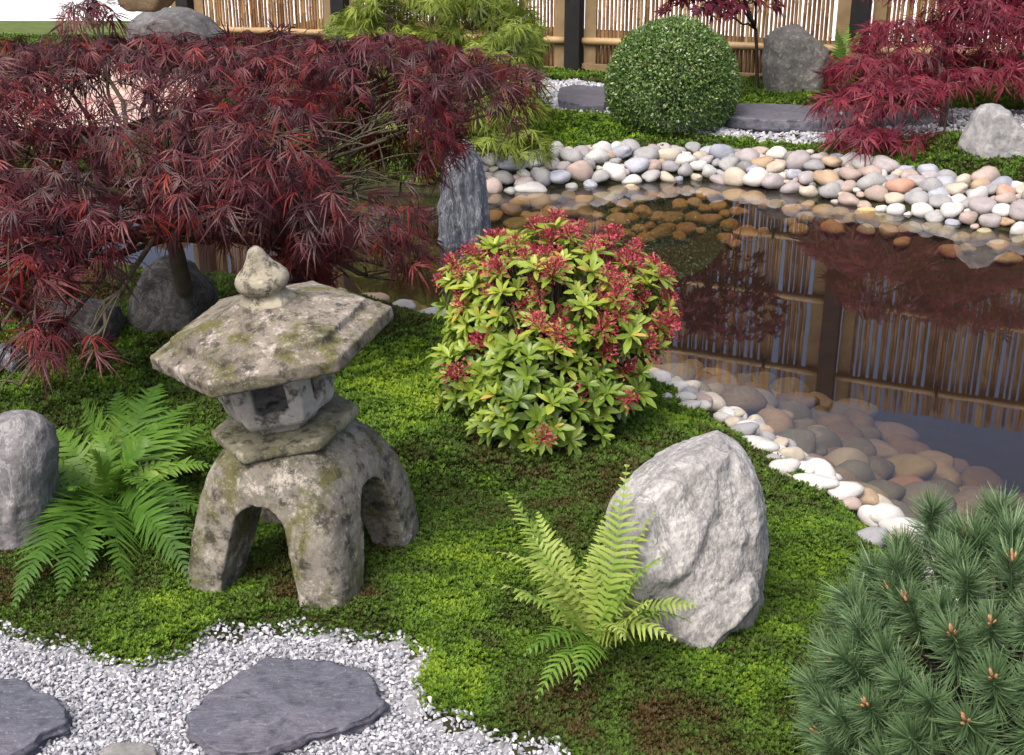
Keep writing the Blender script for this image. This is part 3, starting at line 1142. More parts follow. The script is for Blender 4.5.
W_RIM = {'white': 17, 'pale grey': 26, 'cream': 9, 'pinkish': 12, 'blue grey': 11, 'mauve grey': 11, 'tan': 4, 'terracotta': 2, 'dark grey': 4}
W_SUBF = {'ochre': 34, 'tan': 16, 'olive': 36, 'terracotta': 4, 'cream': 8}
W_SUBN = {'olive': 30, 'brown': 20, 'moss grey': 20, 'mauve grey': 4, 'terracotta': 3, 'blue grey': 5, 'tan': 6, 'cream': 5}
G_FAR, G_NEAR, G_SF, G_SN = 'rounded pebbles edging the far bank', 'white stones edging the near bank', 'pebbles under water by the far bank', 'pebbles under water by the near bank'
rim_lim = lambda px: 0.26 + 0.13 * smooth01((px - 720) / 280)
far_sizes = np.clip(rng.lognormal(math.log(0.088), 0.34, 520), 0.045, 0.165)
far_p = pack(cand_shore((470, 1110), (-0.015, 0.3), (4.6, 8.0), rim_lim, (-0.4, 3.6)), far_sizes, 1500, 0.78)
hz = height(far_p[:, :2])


def far_anchor(px):
    for lim, t in ((545, 'beside the standing rock'), (610, 'left of the boxwood ball'), (680, 'under the boxwood ball, left half'), (742, 'under the boxwood ball, right half'),
                   (830, 'below the moss right of the boxwood'), (900, 'under the crimson maple tips'), (965, 'under the crimson maple trunk'), (5000, 'below the conical boulder')):
        if px < lim:
            return t


dd = sdist(far_p[:, :2], POND)
Lcut = np.sort(far_p[:, 2])[::-1][min(205, len(far_p) - 1)]
small = Batch()
pv0 = [(get_co(PME[('white', i)]), np.array([tuple(p.vertices) for p in PME[('white', i)].polygons])) for i in range(PVAR)]
for (x, y, L), z, d in zip(far_p, hz, dd):
    if L < Lcut:
        i, a = int(rng.integers(PVAR)), rng.normal(0, 0.6)
        M = np.array([[math.cos(a), -math.sin(a), 0], [math.sin(a), math.cos(a), 0], [0, 0, 1.05]]) * L
        small.inst(pv0[i][0], pv0[i][1], None, M[None], np.array([[x, y, max(z, -0.03) + L * 0.17]]), np.array([rng.uniform()]))
        continue
    px, py, _ = proj(np.array([[x, y, z]]))
    lim = float(rim_lim(px)[0])
    row = 'waterline' if d < 0.05 else ('upper' if d > 0.62 * lim else 'middle')
    add_pebble('pebble', (x, y, max(z, -0.03) + L * 0.17), L, pick(W_RIM), 1, rng.uniform(0.85, 1.1), rng.uniform(0.9, 1.25), rng.normal(0, 0.6), (rng.normal(0.12, .15), rng.normal(0, .15)),
               'far', far_anchor(px[0]), row, G_FAR)
M_SMALL = mat_leaf('small_pebble_mix', [(0.0, (0.16, 0.16, 0.165)), (0.25, (0.27, 0.265, 0.26)), (0.5, (0.36, 0.32, 0.28)), (0.75, (0.33, 0.26, 0.23)), (1.0, (0.50, 0.49, 0.47))], 0.55, 0.0, 0.3)
tag(link('small_pebbles', small.mesh('small_pebbles'), M_SMALL), 'smallest pebbles filling the gaps of the far pebble bank', 'pebbles', None, 'stuff')
add_pebble('pebble', gnd(530, 190, 0.0) + np.array([0, 0, 0.012]), 0.175, 'white', 1, 0.9, 0.8, 0.1, (0, 0), label='flat white stone lying alone in the water below the far rim', group=G_FAR)

# near rim, placed one by one
for i, (zx, zy, zw, zh, c, lab) in enumerate(NEARP):
    px, py = 660 + zx / 3.793, 370 + zy / 3.793
    z0 = 0.07
    P = gnd(px, py, z0)
    L = 1.28 * zw / 3.793 * proj(P)[2][0] / FPX
    hgt = 1.22 * zh / 3.793 * proj(P)[2][0] / FPX
    P[2] = max(gz(P[0], P[1]), -0.01) + 0.32 * hgt
    P = gnd(px, py, P[2])
    add_pebble('pebble', P, L, c, 1.05, hgt / L * 1.35, hgt / L * 1.35, rng.normal(0, .15), (0.1, rng.normal(0, .1)), label=lab, group=G_NEAR)
for px, py, w_, lab in ((403, 306, 24, 'white stone behind the lantern roof among the maple twigs'), (432, 315, 34, 'flat white stone left of the flowering shrub at the water'),
                        (453, 323, 22, 'small white stone half hidden by the flowering shrub, left side'), (222, 290, 26, 'white stone left of the lantern finial at the water'),
                        (245, 293, 20, 'small white stone hidden behind the lantern finial')):
    P = gnd(px, py, 0.05)
    L = w_ * proj(P)[2][0] / FPX
    add_pebble('pebble', P, L * 1.1, 'white', 1, 0.8, 0.8, 0.0, label=lab, group=G_NEAR)

fill = pack(cand_shore((655, 960), (-0.035, 0.075), (2.2, 4.2), None, (0.3, 1.6)), np.clip(rng.lognormal(math.log(0.072), 0.25, 70), 0.04, 0.11), 1500, 0.80, [(q_[0], q_[1], 2.1 * r_) for q_, r_ in NEAR_XY])
for x, y, L in fill:
    z = max(gz(x, y), -0.01)
    px = proj(np.array([[x, y, z]]))[0][0]
    anc = 'by the flowering shrub' if px < 725 else ('above the boulder peak' if px < 775 else ('beside the big oval stone' if px < 815 else ('along the mossy edge' if px < 865 else 'close to the pine')))
    add_pebble('pebble', (x, y, z + L * 0.22), L, pick({'white': 50, 'cream': 18, 'pale grey': 22, 'pinkish': 10}), 1, 1, 1.1, rng.normal(0, .6), (rng.normal(0, .1), rng.normal(0, .1)), 'near', anc, '', G_NEAR)

# under water
subn = pack(cand_shore((655, 1060), (-0.80, -0.09), (2.2, 4.7)), np.clip(rng.lognormal(math.log(0.135), 0.2, 170), 0.08, 0.19), 900, 0.86)
for x, y, L in subn:
    z = gz(x, y)
    px, py, _ = proj(np.array([[x, y, z]]))
    anc = 'right of the flowering shrub' if px < 745 else ('beyond the pale boulder' if px < 830 else ('beyond the long white stone' if px < 900 else 'above the pine'))
    d = float(sdist(np.array([[x, y]]), POND)[0])
    add_pebble('submerged_pebble', (x, y, min(z + L * 0.12, -L * 0.33)), L, pick(W_SUBN), 1, 1, 0.9, rng.normal(0, .7), (rng.normal(0, .12), rng.normal(0, .12)), 'subn', anc, 'shallow' if d > -0.22 else ('deeper' if d > -0.5 else 'deepest'), G_SN)
subf = pack(cand_shore((470, 1060), (-0.34, -0.05), (4.6, 8.0), None, (-0.4, 3.3)), np.clip(rng.lognormal(math.log(0.108), 0.2, 240), 0.07, 0.15), 1500, 0.74)
order = np.argsort([-float(sdist(np.array([[x, y]]), POND)[0]) for x, y, L in subf])
rest = Batch()
pv = [(get_co(PME[('white', i)]), np.array([tuple(p.vertices) for p in PME[('white', i)].polygons])) for i in range(PVAR)]


def rest_pebble(x, y, L, t):
    z = gz(x, y) + L * 0.12
    i = int(rng.integers(PVAR))
    a = rng.normal(0, 0.7)
    M = np.array([[math.cos(a), -math.sin(a), 0], [math.sin(a), math.cos(a), 0], [0, 0, 0.9]]) * L
    rest.inst(pv[i][0], pv[i][1], None, M[None], np.array([[x, y, z]]), np.array([t]))


for rank, j in enumerate(order):
    x, y, L = subf[j]
    q_ = np.array([[x, y]])
    if sdist(q_, POND)[0] < -0.15 and proj(np.array([[x, y, 0.0]]))[0][0] > 760 + 60 * rng.normal():
        continue
    if rank < 40:
        z = gz(x, y)
        px, py, _ = proj(np.array([[x, y, z]]))
        add_pebble('submerged_pebble', (x, y, z + L * 0.12), L, pick(W_SUBF), 1, 1, 0.9, rng.normal(0, .6), (0, 0), 'subf', far_anchor(px[0]), '', G_SF)
    else:
        rest_pebble(x, y, L, rng.uniform())
subl = pack(cand_shore((100, 660), (-0.65, -0.02), (2.6, 5.4)), np.clip(rng.lognormal(math.log(0.13), 0.2, 150), 0.08, 0.18), 900, 0.84)
for x, y, L in subl:
    rest_pebble(x, y, L, rng.uniform())
M_REST = mat_leaf('submerged_pebble_mix', [(0.0, (0.26, 0.22, 0.12)), (0.3, (0.42, 0.29, 0.12)), (0.5, (0.46, 0.32, 0.19)), (0.75, (0.36, 0.23, 0.14)), (1.0, (0.5, 0.42, 0.3))], 0.5, 0.0, 0.3)
o = link('submerged_pebbles', rest.mesh('submerged_pebbles'), M_REST)
tag(o, 'smaller brown pebbles on the pond bed away from the rims', 'pebbles', None, 'stuff')


def size_word(L):
    return 'small' if L < 0.095 else ('large' if L > 0.14 else 'medium')


print('single pebbles', len(PEB))
groups = {}
for r_ in PEB:
    o = r_['o']
    o['category'] = 'pebble'
    o['group'] = r_['group']
    if r_['label']:
        tag(o, r_['label'])
        continue
    if r_['zone'] == 'far':
        t = f"{size_word(r_['L'])} {r_['c']} pebble, {r_['row']} row, {r_['anchor']}"
    elif r_['zone'] == 'near':
        t = f"{size_word(r_['L'])} {r_['c']} pebble, near rim, {r_['anchor']}"
    elif r_['zone'] == 'subf':
        t = f"{size_word(r_['L'])} {r_['c']} pebble under water, {r_['anchor']}"
    else:
        t = f"{size_word(r_['L'])} {r_['c']} pebble under {r_['row']} water {r_['anchor']}"
    groups.setdefault(t, []).append(r_)
ORD = ['leftmost', 'second from left', 'third from left', 'fourth from left', 'fifth from left', 'sixth from left', 'seventh from left', 'eighth from left', 'ninth from left', 'tenth from left',
       'eleventh from left', 'twelfth from left']
for t, rs in groups.items():
    rs.sort(key=lambda r_: proj(np.array([list(r_['o'].location)]))[0][0])
    for i, r_ in enumerate(rs):
        if len(rs) == 1:
            lab = t
        elif len(rs) == 2:
            lab = ('left-hand ', 'right-hand ')[i] + t
        else:
            lab = (ORD[i] if i < len(rs) - 1 else 'rightmost') + ' ' + t
        tag(r_['o'], ' '.join(lab.split()[:16]))

# ------------------------------------------------------------------ stone lantern


def loft(name, rings):
    bm = bmesh.new()
    L = []
    for poly, z in rings:
        L.append([bm.verts.new((float(p[0]), float(p[1]), float(z))) for p in poly])
    n = len(L[0])
    for a_, b_ in zip(L[:-1], L[1:]):
        for i in range(n):
            j = (i + 1) % n
            bm.faces.new((a_[i], a_[j], b_[j], b_[i]))
    bm.faces.new(L[0][::-1])
    bm.faces.new(L[-1])
    bmesh.ops.recalc_face_normals(bm, faces=bm.faces)
    me = bpy.data.meshes.new(name)
    bm.to_mesh(me)
    bm.free()
    return me


def hexa(r, rot, wob=None):
    a = np.radians(rot) + np.arange(6) * math.pi / 3
    p = np.column_stack([np.cos(a), np.sin(a)]) * r
    return p if wob is None else p * wob[:, None]


def ssq(a, e, rot, n=48, ky=1.0):
    t = np.arange(n) * 2 * math.pi / n
    c, s = np.cos(t), np.sin(t)
    x = np.sign(c) * np.abs(c) ** (2 / e) * a
    y = np.sign(s) * np.abs(s) ** (2 / e) * a * ky
    cr, sr = math.cos(rot), math.sin(rot)
    return np.column_stack([x * cr - y * sr, x * sr + y * cr])


LF, LL, LR = on(370, 609), on(196, 584), on(407, 524)
LC = (LL + LR) / 2
LC = LC + np.array([0.010, -0.034, 0])
LC[2] = gz(LC[0], LC[1]) - 0.012
e1 = norm((LL - LF)[:2])
yaw = math.atan2(e1[1], e1[0])
print('lantern centre', LC, 'leg spans', np.linalg.norm(LL - LF), np.linalg.norm(LR - LF), 'yaw', math.degrees(yaw))
lan = empty('stone_lantern', LC, 'weathered stone lantern with hexagonal roof on an arched four legged base', 'lantern')
Y0 = LC[1]
pS, pR, pT = at_y(284, 418, Y0), at_y(271, 331, Y0 - 0.005), at_y(267, 306, Y0 - 0.01)
print('slab z', pS - LC, 'roof', pR - LC, 'finial', pT - LC)
hb = pS[2] - LC[2] - 0.012          # base height
A_ = 0.214 * (np.linalg.norm((LL - LF)[:2]) + np.linalg.norm((LR - LF)[:2]))
prof = [(0.0, 1.05, 12), (0.10, 1.05, 12), (0.35, 1.01, 10), (0.52, 0.965, 8), (0.66, 0.91, 6.5), (0.77, 0.84, 5.2), (0.86, 0.76, 4.4), (0.93, 0.65, 3.6), (0.98, 0.52, 3), (1.0, 0.40, 2.6)]
sh = (pS - LC)[:2] * np.array([1, 1])
rings = [(ssq(A_ * s_, e_, yaw, 48, 1.14) + sh * (max(0, z_ - 0.5) * 0.8), -0.03 + (hb + 0.03) * z_) for z_, s_, e_ in prof]
bme = loft('base', rings)


def arch(width, top, hgt, depth, rot):
    """tunnel profile extruded through the base"""
    pts = [(-width / 2, -0.06), (width / 2, -0.06)]
    for k in range(13):
        a = math.pi * k / 12
        pts.append((top / 2 * math.cos(a), hgt - top / 2 * 0.9 + top / 2 * 0.9 * math.sin(a)))
    bm = bmesh.new()
    A = [bm.verts.new((x, -depth, z)) for x, z in pts]
    B = [bm.verts.new((x, depth, z)) for x, z in pts]
    bm.faces.new(A)
    bm.faces.new(B[::-1])
    n = len(pts)
    for i in range(n):
        j = (i + 1) % n
        bm.faces.new((A[i], B[i], B[j], A[j]))
    bmesh.ops.recalc_face_normals(bm, faces=bm.faces)
    bmesh.ops.rotate(bm, verts=bm.verts, cent=(0, 0, 0), matrix=Matrix.Rotation(rot, 3, 'Z'))
    me = bpy.data.meshes.new('arch')
    bm.to_mesh(me)
    bm.free()
    return me


for q, wd in ((0, A_ * 1.26), (math.pi / 2, A_ * 1.42)):
    bme = boolean(bme, arch(wd, wd * 0.54, hb * 0.66, 0.5, yaw + q))
bme = stone_finish(bme, 0.005, 2, 0.006, 7, 31, None, 0.0025, 0.003)
M_LBASE = mat_lantern('lantern_base_stone', (0.172, 0.160, 0.135), (0.45, 0.425, 0.375), 0.62)
M_LROOF = mat_lantern('lantern_roof_stone', (0.17, 0.15, 0.125), (0.45, 0.41, 0.38), 0.75, 10)
M_LBOX = mat_lantern('lantern_box_stone', (0.38, 0.355, 0.325), (0.48, 0.45, 0.43), -0.1, 10)
M_LSLAB = mat_lantern('lantern_platform_stone', (0.20, 0.19, 0.13), (0.40, 0.38, 0.30), 0.45, 10)
M_LFIN = mat_lantern('lantern_finial_stone', (0.30, 0.275, 0.21), (0.42, 0.40, 0.33), 0.15, 14)
link('base', bme, M_LBASE, lan)
TILT = Matrix.Rotation(R(-8.5), 3, 'Y') @ Matrix.Rotation(R(3.8), 3, 'X')
TILT4 = TILT.to_4x4()
dS = proj(pS)[2][0]
dR = proj(pR)[2][0]
RS, RR = 75.0 * dS / FPX, 122.0 * dR / FPX
# platform slab
me = loft('platform', [(hexa(RS * 0.93, 185), -0.026), (hexa(RS * 0.985, 185), -0.022), (hexa(RS, 185), -0.016), (hexa(RS, 185), -0.004), (hexa(RS * 0.98, 185), 0.0)])
me = stone_finish(me, 0.0035, 1, 0.0018, 14, 32, None, 0.0012)
o = link('platform', me, M_LSLAB, lan)
o.matrix_local = Matrix.Translation(Vector(pS - LC)) @ TILT4
# fire box
ax = norm(np.array(TILT @ Vector((0, 0, 1))))
hbox = float((pR - pS) @ ax) - 0.022
print('hbox', hbox)
fb = loft('fire_box', [(hexa(0.070, 184), -0.004), (hexa(0.076, 184), 0.014), (hexa(0.104, 184), 0.024), (hexa(0.111, 184), 0.033), (hexa(0.121, 184), 0.075), (hexa(0.123, 184), hbox)])
fb = boolean(fb, loft('cav', [(hexa(0.078, 184), 0.045), (hexa(0.092, 184), 0.06), (hexa(0.092, 184), hbox - 0.012)]))
for k, wd in ((0, 0.066), (1, 0.034), (2, 0.034)):
    bm = bmesh.new()
    bmesh.ops.create_cube(bm, size=1)
    bmesh.ops.scale(bm, vec=(wd, 0.5, 0.088), verts=bm.verts)
    bmesh.ops.bevel(bm, geom=bm.edges, offset=0.008, segments=2, affect='EDGES')
    bmesh.ops.translate(bm, vec=(0, 0, 0.052 + 0.088 / 2), verts=bm.verts)
    bmesh.ops.rotate(bm, verts=bm.verts, cent=(0, 0, 0), matrix=Matrix.Rotation(R(274 - 90 + 60 * k), 3, 'Z'))
    cm = bpy.data.meshes.new('cut')
    bm.to_mesh(cm)
    bm.free()
    fb = boolean(fb, cm)
fb = stone_finish(fb, 0.0032, 1, 0.0022, 12, 33, None, 0.0012)
o = link('fire_box', fb, M_LBOX, lan)
o.matrix_local = Matrix.Translation(Vector(pS - LC)) @ TILT4
# roof
wob = np.array([1.0, 0.985, 1.0, 1.01, 0.99, 1.0])
zr = [(0.55, -0.018), (0.90, -0.030), (0.985, -0.030), (1.0, -0.026), (1.0, -0.002), (0.99, 0.001), (0.90, 0.008), (0.825, 0.013), (0.805, 0.028), (0.62, 0.038), (0.45, 0.048), (0.30, 0.060), (0.22, 0.068)]
me = loft('roof', [(hexa(RR * s_, 190, wob), z_) for s_, z_ in zr])
me = stone_finish(me, 0.0030, 1, 0.0030, 10, 34, None, 0.0015, 0.0015)
o = link('roof', me, M_LROOF, lan)
o.matrix_local = Matrix.Translation(Vector(pR - LC)) @ TILT4
# finial
pr = [(0.052, -0.006), (0.0515, 0.006), (0.047, 0.014), (0.040, 0.021), (0.037, 0.026), (0.045, 0.034), (0.0505, 0.043), (0.0515, 0.052), (0.048, 0.061), (0.040, 0.070), (0.030, 0.080), (0.0225, 0.091), (0.018, 0.101), (0.015, 0.109), (0.010, 0.116), (0.004, 0.119)]
rr = []
for i, (r_, z_) in enumerate([(a_ * 1.06, b_) for a_, b_ in pr]):
    a = np.arange(36) * 2 * math.pi / 36
    hx = math.cos(math.pi / 6) / np.cos((a - R(190)) % (math.pi / 3) - math.pi / 6)
    k = 1.0 if i > 3 else 0.0
    rad = r_ * ((1 - k) * hx * 1.08 + k)
    rr.append((np.column_stack([np.cos(a) * rad, np.sin(a) * rad]), z_))
me = stone_finish(loft('finial', rr), 0.003, 2, 0.002, 20, 35, None, 0.001)
o = link('finial', me, M_LFIN, lan)
pF = at_y(268, 303, Y0 - 0.01)
print('finial base px', proj(pF)[:2], 'want 266,306')
o.matrix_local = Matrix.Translation(Vector(pF - LC)) @ TILT4

# ------------------------------------------------------------------ bamboo fence


def fence_pt(s, h, off=0.0):
    p = FENCE_P + FDIR * s - FNRM * off
    return np.array([p[0], p[1], h - FENCE_M * s])


def fence_s(px):
    lo_, hi_ = -4.0, 8.0
    for _ in range(50):
        mid = (lo_ + hi_) / 2
        x = proj(fence_pt(mid, 0.3))[0][0]
        lo_, hi_ = (mid, hi_) if x > px else (lo_, mid)
    return (lo_ + hi_) / 2


m, nt, out = new_mat('bamboo_cane')
v = objco(nt)
a_ = nt.nodes.new('ShaderNodeAttribute')
a_.attribute_name = 'tint'
c = ramp(nt, a_.outputs['Fac'], [(0.0, (0.11, 0.050, 0.018)), (0.35, (0.22, 0.115, 0.042)), (0.7, (0.30, 0.18, 0.072)), (1.0, (0.37, 0.26, 0.12))])
n_ = noise(nt, scaled(nt, v, (30, 30, 3)), 1.0, 4, 0.6)
c = mixc(nt, ramp(nt, n_, [(0.45, (0, 0, 0)), (0.7, (0.6,) * 3)]), c, (0.12, 0.07, 0.035))
principled(nt, out, c, 0.5, 0.35)
M_CANE = m
M_RAIL = mat_plain('bamboo_rail', (0.34, 0.235, 0.12), 0.5, 0.2, 6, 0.35)
M_BATTEN = mat_plain('pale_batten_wood', (0.22, 0.16, 0.085), 0.8, 0.25, 9, 0.2)
M_POST = mat_plain('black_stained_post', (0.010, 0.010, 0.011), 0.65, 0.4, 14, 0.3)
M_TIE = mat_plain('dark_twine', (0.02, 0.018, 0.015), 0.9, 0.3, 60, 0.1)
post_s = [fence_s(x) for x in (192, 345, 576, 857)]
gap = post_s[2] - post_s[3]
post_s = post_s + [post_s[3] - gap, post_s[3] - 2 * gap]
print('posts', np.round(post_s, 2))
fen = empty('bamboo_fence', fence_pt(0, 0.19), 'tall bamboo cane fence with black square posts along the back of the garden', 'fence')
fo = fence_pt(0, 0.19)
RZ = math.atan2(FDIR[1], FDIR[0])
Rf = np.array([[math.cos(RZ), -math.sin(RZ), 0], [math.sin(RZ), math.cos(RZ), 0], [0, 0, 1]])
RAILS = (0.42, 0.86, 1.28, 1.82)
for i, s in enumerate(post_s):
    b = Batch()
    box(b, fence_pt(s, 1.11, 0.045) - fo, (0.115, 0.10, 1.94), Rf)
    me = evaluate(b.mesh('post', False), [('BEVEL', dict(width=0.006, segments=2))])
    link('post', me, M_POST, fen)
    for sg in (-1, 1):
        b = Batch()
        box(b, fence_pt(s + sg * 0.112, 1.09, 0.012) - fo, (0.085, 0.025, 1.86), Rf)
        link('batten', b.mesh('batten', False), M_BATTEN, fen)
for s0, s1 in zip(post_s[:-1], post_s[1:]):
    b = Batch()
    s = s0 - 0.165
    while s > s1 + 0.165:
        r0 = rng.uniform(0.0098, 0.0130)
        top = 2.03 + rng.normal(0, 0.012)
        hs_ = [0.14]
        h = 0.14 + rng.uniform(0.05, 0.28)
        rad = [r0]
        while h < top - 0.02:
            hs_ += [h - 0.007, h, h + 0.007]
            rad += [r0 * 0.97, r0 * 1.16, r0 * 0.97]
            h += rng.uniform(0.20, 0.30)
        hs_.append(top)
        rad.append(r0 * 0.9)
        lean = rng.normal(0, 0.006)
        off = -0.012 + rng.normal(0, 0.003)
        pts = np.array([fence_pt(s + lean * (hh - 0.4), hh, off) - fo for hh in hs_])
        tube(b, pts, rad, 6, float(np.clip(rng.normal(0.5, 0.27), 0, 1)))
        s -= r0 * 2 + abs(rng.normal(0.0045, 0.0028))
    link('cane_panel', b.mesh('cane_panel'), M_CANE, fen)
    for h in RAILS:
        b = Batch()
        ss_ = np.linspace(s0 - 0.06, s1 + 0.06, 14)
        tube(b, np.array([fence_pt(q, h, 0.035) - fo for q in ss_]), 0.026 + 0.002 * np.sin(ss_ * 9), 10)
        for q in np.arange(s1 + 0.2, s0 - 0.1, 0.34):
            tube(b, np.array([fence_pt(q - 0.012, h, 0.035) - fo, fence_pt(q, h, 0.035) - fo, fence_pt(q + 0.012, h, 0.035) - fo]), [0.0265, 0.030, 0.0265], 10)
        ra = link('rail', b.mesh('rail'), M_RAIL, fen)
        for q in np.arange(s1 + 0.45, s0 - 0.2, 0.75):
            b = Batch()
            t_ = np.arange(0, 2 * math.pi + 0.01, math.pi / 8)
            for dq in (-0.006, 0.004):
                tube(b, np.array([fence_pt(q + dq, h + 0.034 * math.sin(x), 0.018 + 0.047 * math.cos(x)) - fo for x in t_]), 0.005, 5, 0.5, False)
            tube(b, np.array([fence_pt(q, h, 0.066) - fo, fence_pt(q + 0.012, h - 0.04, 0.072) - fo, fence_pt(q + 0.006, h - 0.085, 0.066) - fo]), 0.005, 5)
            link('tie', b.mesh('tie'), M_TIE, ra)
    b = Batch()
    box(b, fence_pt((s0 + s1) / 2, 0.215, 0.03) - fo, (abs(s0 - s1) - 0.12, 0.03, 0.07), Rf)
    link('base_board', b.mesh('base_board', False), M_BATTEN, fen)

# ------------------------------------------------------------------ maples


def maple_leaf(seed, lobes=7, width=0.05, droop=0.35, spread=82):
    r = np.random.default_rng(seed)
    V, F3, F4, t = [], [], [], []
    for i in range(lobes):
        f = i / (lobes - 1) * 2 - 1
        ang = f * R(spread) + r.normal(0, 0.10)
        L = (1.0 - 0.42 * abs(f) ** 1.5) * r.uniform(0.85, 1.1)
        d = np.array([math.sin(ang), math.cos(ang), 0])
        s = np.array([math.cos(ang), -math.sin(ang), 0])
        n = len(V)
        w_ = width * r.uniform(0.8, 1.2)
        bend = r.normal(0, 0.20)
        for l, wd in ((0.06, 0.35), (0.38, 1.0), (0.62, 0.75)):
            c_ = d * l * L + s * bend * l * l + np.array([0, 0, 0.10 * l - droop * r.uniform(.8, 1.2) * (l * L) ** 2])
            V += [c_ - s * w_ * wd * 0.5, c_ + np.array([0, 0, w_ * 0.18 * wd]), c_ + s * w_ * wd * 0.5]
            t += [0, -0.03, 0]
        V.append(d * L + s * bend + np.array([0, 0, 0.10 - droop * L ** 2 * 1.05]))
        t.append(0.05)
        for k in (0, 3):
            F4 += [(n + k, n + k + 1, n + k + 4, n + k + 3), (n + k + 1, n + k + 2, n + k + 5, n + k + 4)]
        F3 += [(n + 6, n + 7, n + 9), (n + 7, n + 8, n + 9)]
    return np.array(V), np.array(F3), np.array(F4), np.array(t)


def shell(n, c, r, zmin=-0.25, rmin=0.72, az=None):
    d = norm(rng.standard_normal((n * 4, 3)))
    d = d[d[:, 2] > zmin][:n]
    return c + d * r * rng.uniform(rmin, 1.0, (len(d), 1)), d


def maple(name, label, trunk, trunk_r, pads, leaf, templates, leaf_mat, bark, dens, zmin=-0.3, droop=0.75, tint=(0.45, 0.2), limbs_r=0.009, twig_r=0.0022, group=None, floor=0.05):
    trunk = np.array(trunk)
    root = empty(name, trunk[0], label, 'tree', group)
    org = trunk[0]
    bt, bl = Batch(), Batch()
    n_ = len(trunk)
    tube(bt, trunk - org, np.linspace(trunk_r, trunk_r * 0.62, n_), 9)
    hub = trunk[-1]
    for (px, py, dep, rx, rz, ry, k) in pads:
        c = at(px, py, dep)
        r = np.array([rx * dep / FPX, ry, rz * dep / FPX])
        # limb from the trunk head to the middle of the pad, then twigs
        st = trunk[int(rng.integers(max(1, n_ - 3), n_))]
        mid = (st + c) / 2 + np.array([0, 0, 0.10 * np.linalg.norm(c - st) * rng.uniform(0.2, 1.0)]) + rng.normal(0, 0.03, 3)
        pl = bez(st, mid, c, 9)
        pl[1:-1] += rng.normal(0, 0.010, (7, 3))
        tube(bt, pl - org, np.linspace(limbs_r, limbs_r * 0.45, 9), 6)
        nt_ = max(6, int(9 * rx / 80))
        Q, d = shell(nt_, c, r, -0.1, 0.7)
        for q in Q:
            a = pl[int(rng.integers(5, 9))]
            tube(bt, bez(a, (a + q) / 2 + np.array([0, 0, 0.25 * r[2] + 0.01]), q, 5) - org, np.linspace(limbs_r * 0.4, twig_r * 0.6, 5), 4, 0.5, False)
        n = int(math.pi * rx * rz / dens * k)
        Q, d = shell(n, c, r, zmin)
        # break the pad into drooping tiers so that gaps show
        keep = fbm(Q * (1.6 / leaf * 0.16), 2, 5) > -0.28
        Q, d = Q[keep], d[keep]
        g_ = np.maximum(height(Q), 0.0) + floor
        Q[:, 2] = np.maximum(Q[:, 2], g_)
        n = len(Q)
        out_ = np.column_stack([d[:, 0], d[:, 1], -droop * rng.uniform(0.2, 1.5, n)]) + rng.normal(0, 0.45, (n, 3))
        up = d * np.array([0.6, 0.6, 1.0]) + np.array([0, 0, 0.5]) + rng.normal(0, 0.35, (n, 3))
        M = frames(out_, up, leaf * rng.uniform(0.65, 1.2, n))
        tn = tint[0] + tint[1] * rng.standard_normal(n) + 0.25 * fbm(Q * 5, 2, 9)
        wh = rng.integers(0, len(templates), n)
        for i, (tv, f3, f4, tt) in enumerate(templates):
            s = wh == i
            bl.inst(tv, f3, f4, M[s], Q[s] - org, np.clip(tn[s], 0.03, 0.95), tt)
    link('trunk', bt.mesh('trunk'), bark, root)
    link('crown', bl.mesh('crown'), leaf_mat, root)
    return root


M_BARKG = mat_plain('grey_green_bark', (0.085, 0.072, 0.050), 0.85, 0.35, 30, 0.2, 0.5)
M_BARKD = mat_plain('dark_bark', (0.045, 0.030, 0.026), 0.85, 0.3, 30, 0.2, 0.5)
M_PURPLE = mat_leaf('purple_maple_leaf', [(0.0, (0.030, 0.010, 0.014)), (0.4, (0.090, 0.019, 0.026)), (0.7, (0.160, 0.026, 0.028)), (1.0, (0.29, 0.034, 0.022))], 0.40, 0.36, 0.38)
M_CRIMSON = mat_leaf('crimson_maple_leaf', [(0.0, (0.06, 0.009, 0.017)), (0.45, (0.135, 0.014, 0.030)), (0.75, (0.21, 0.022, 0.042)), (1.0, (0.28, 0.042, 0.05))], 0.45, 0.3, 0.35)
M_DARKRED = mat_leaf('dark_red_maple_leaf', [(0.0, (0.05, 0.008, 0.016)), (0.5, (0.11, 0.014, 0.028)), (1.0, (0.18, 0.02, 0.035))], 0.45, 0.3, 0.3)
M_LIME = mat_leaf('green_maple_leaf', [(0.0, (0.055, 0.085, 0.015)), (0.45, (0.16, 0.22, 0.028)), (0.75, (0.25, 0.31, 0.045)), (1.0, (0.36, 0.39, 0.07))], 0.5, 0.35, 0.3)
LACE = [maple_leaf(i, 7, 0.046, 0.60, 56) for i in range(6)]
LACE2 = [maple_leaf(20 + i, 7, 0.060, 0.5, 62) for i in range(4)]
PALM = [maple_leaf(40 + i, 5, 0.20, 0.25) for i in range(4)]

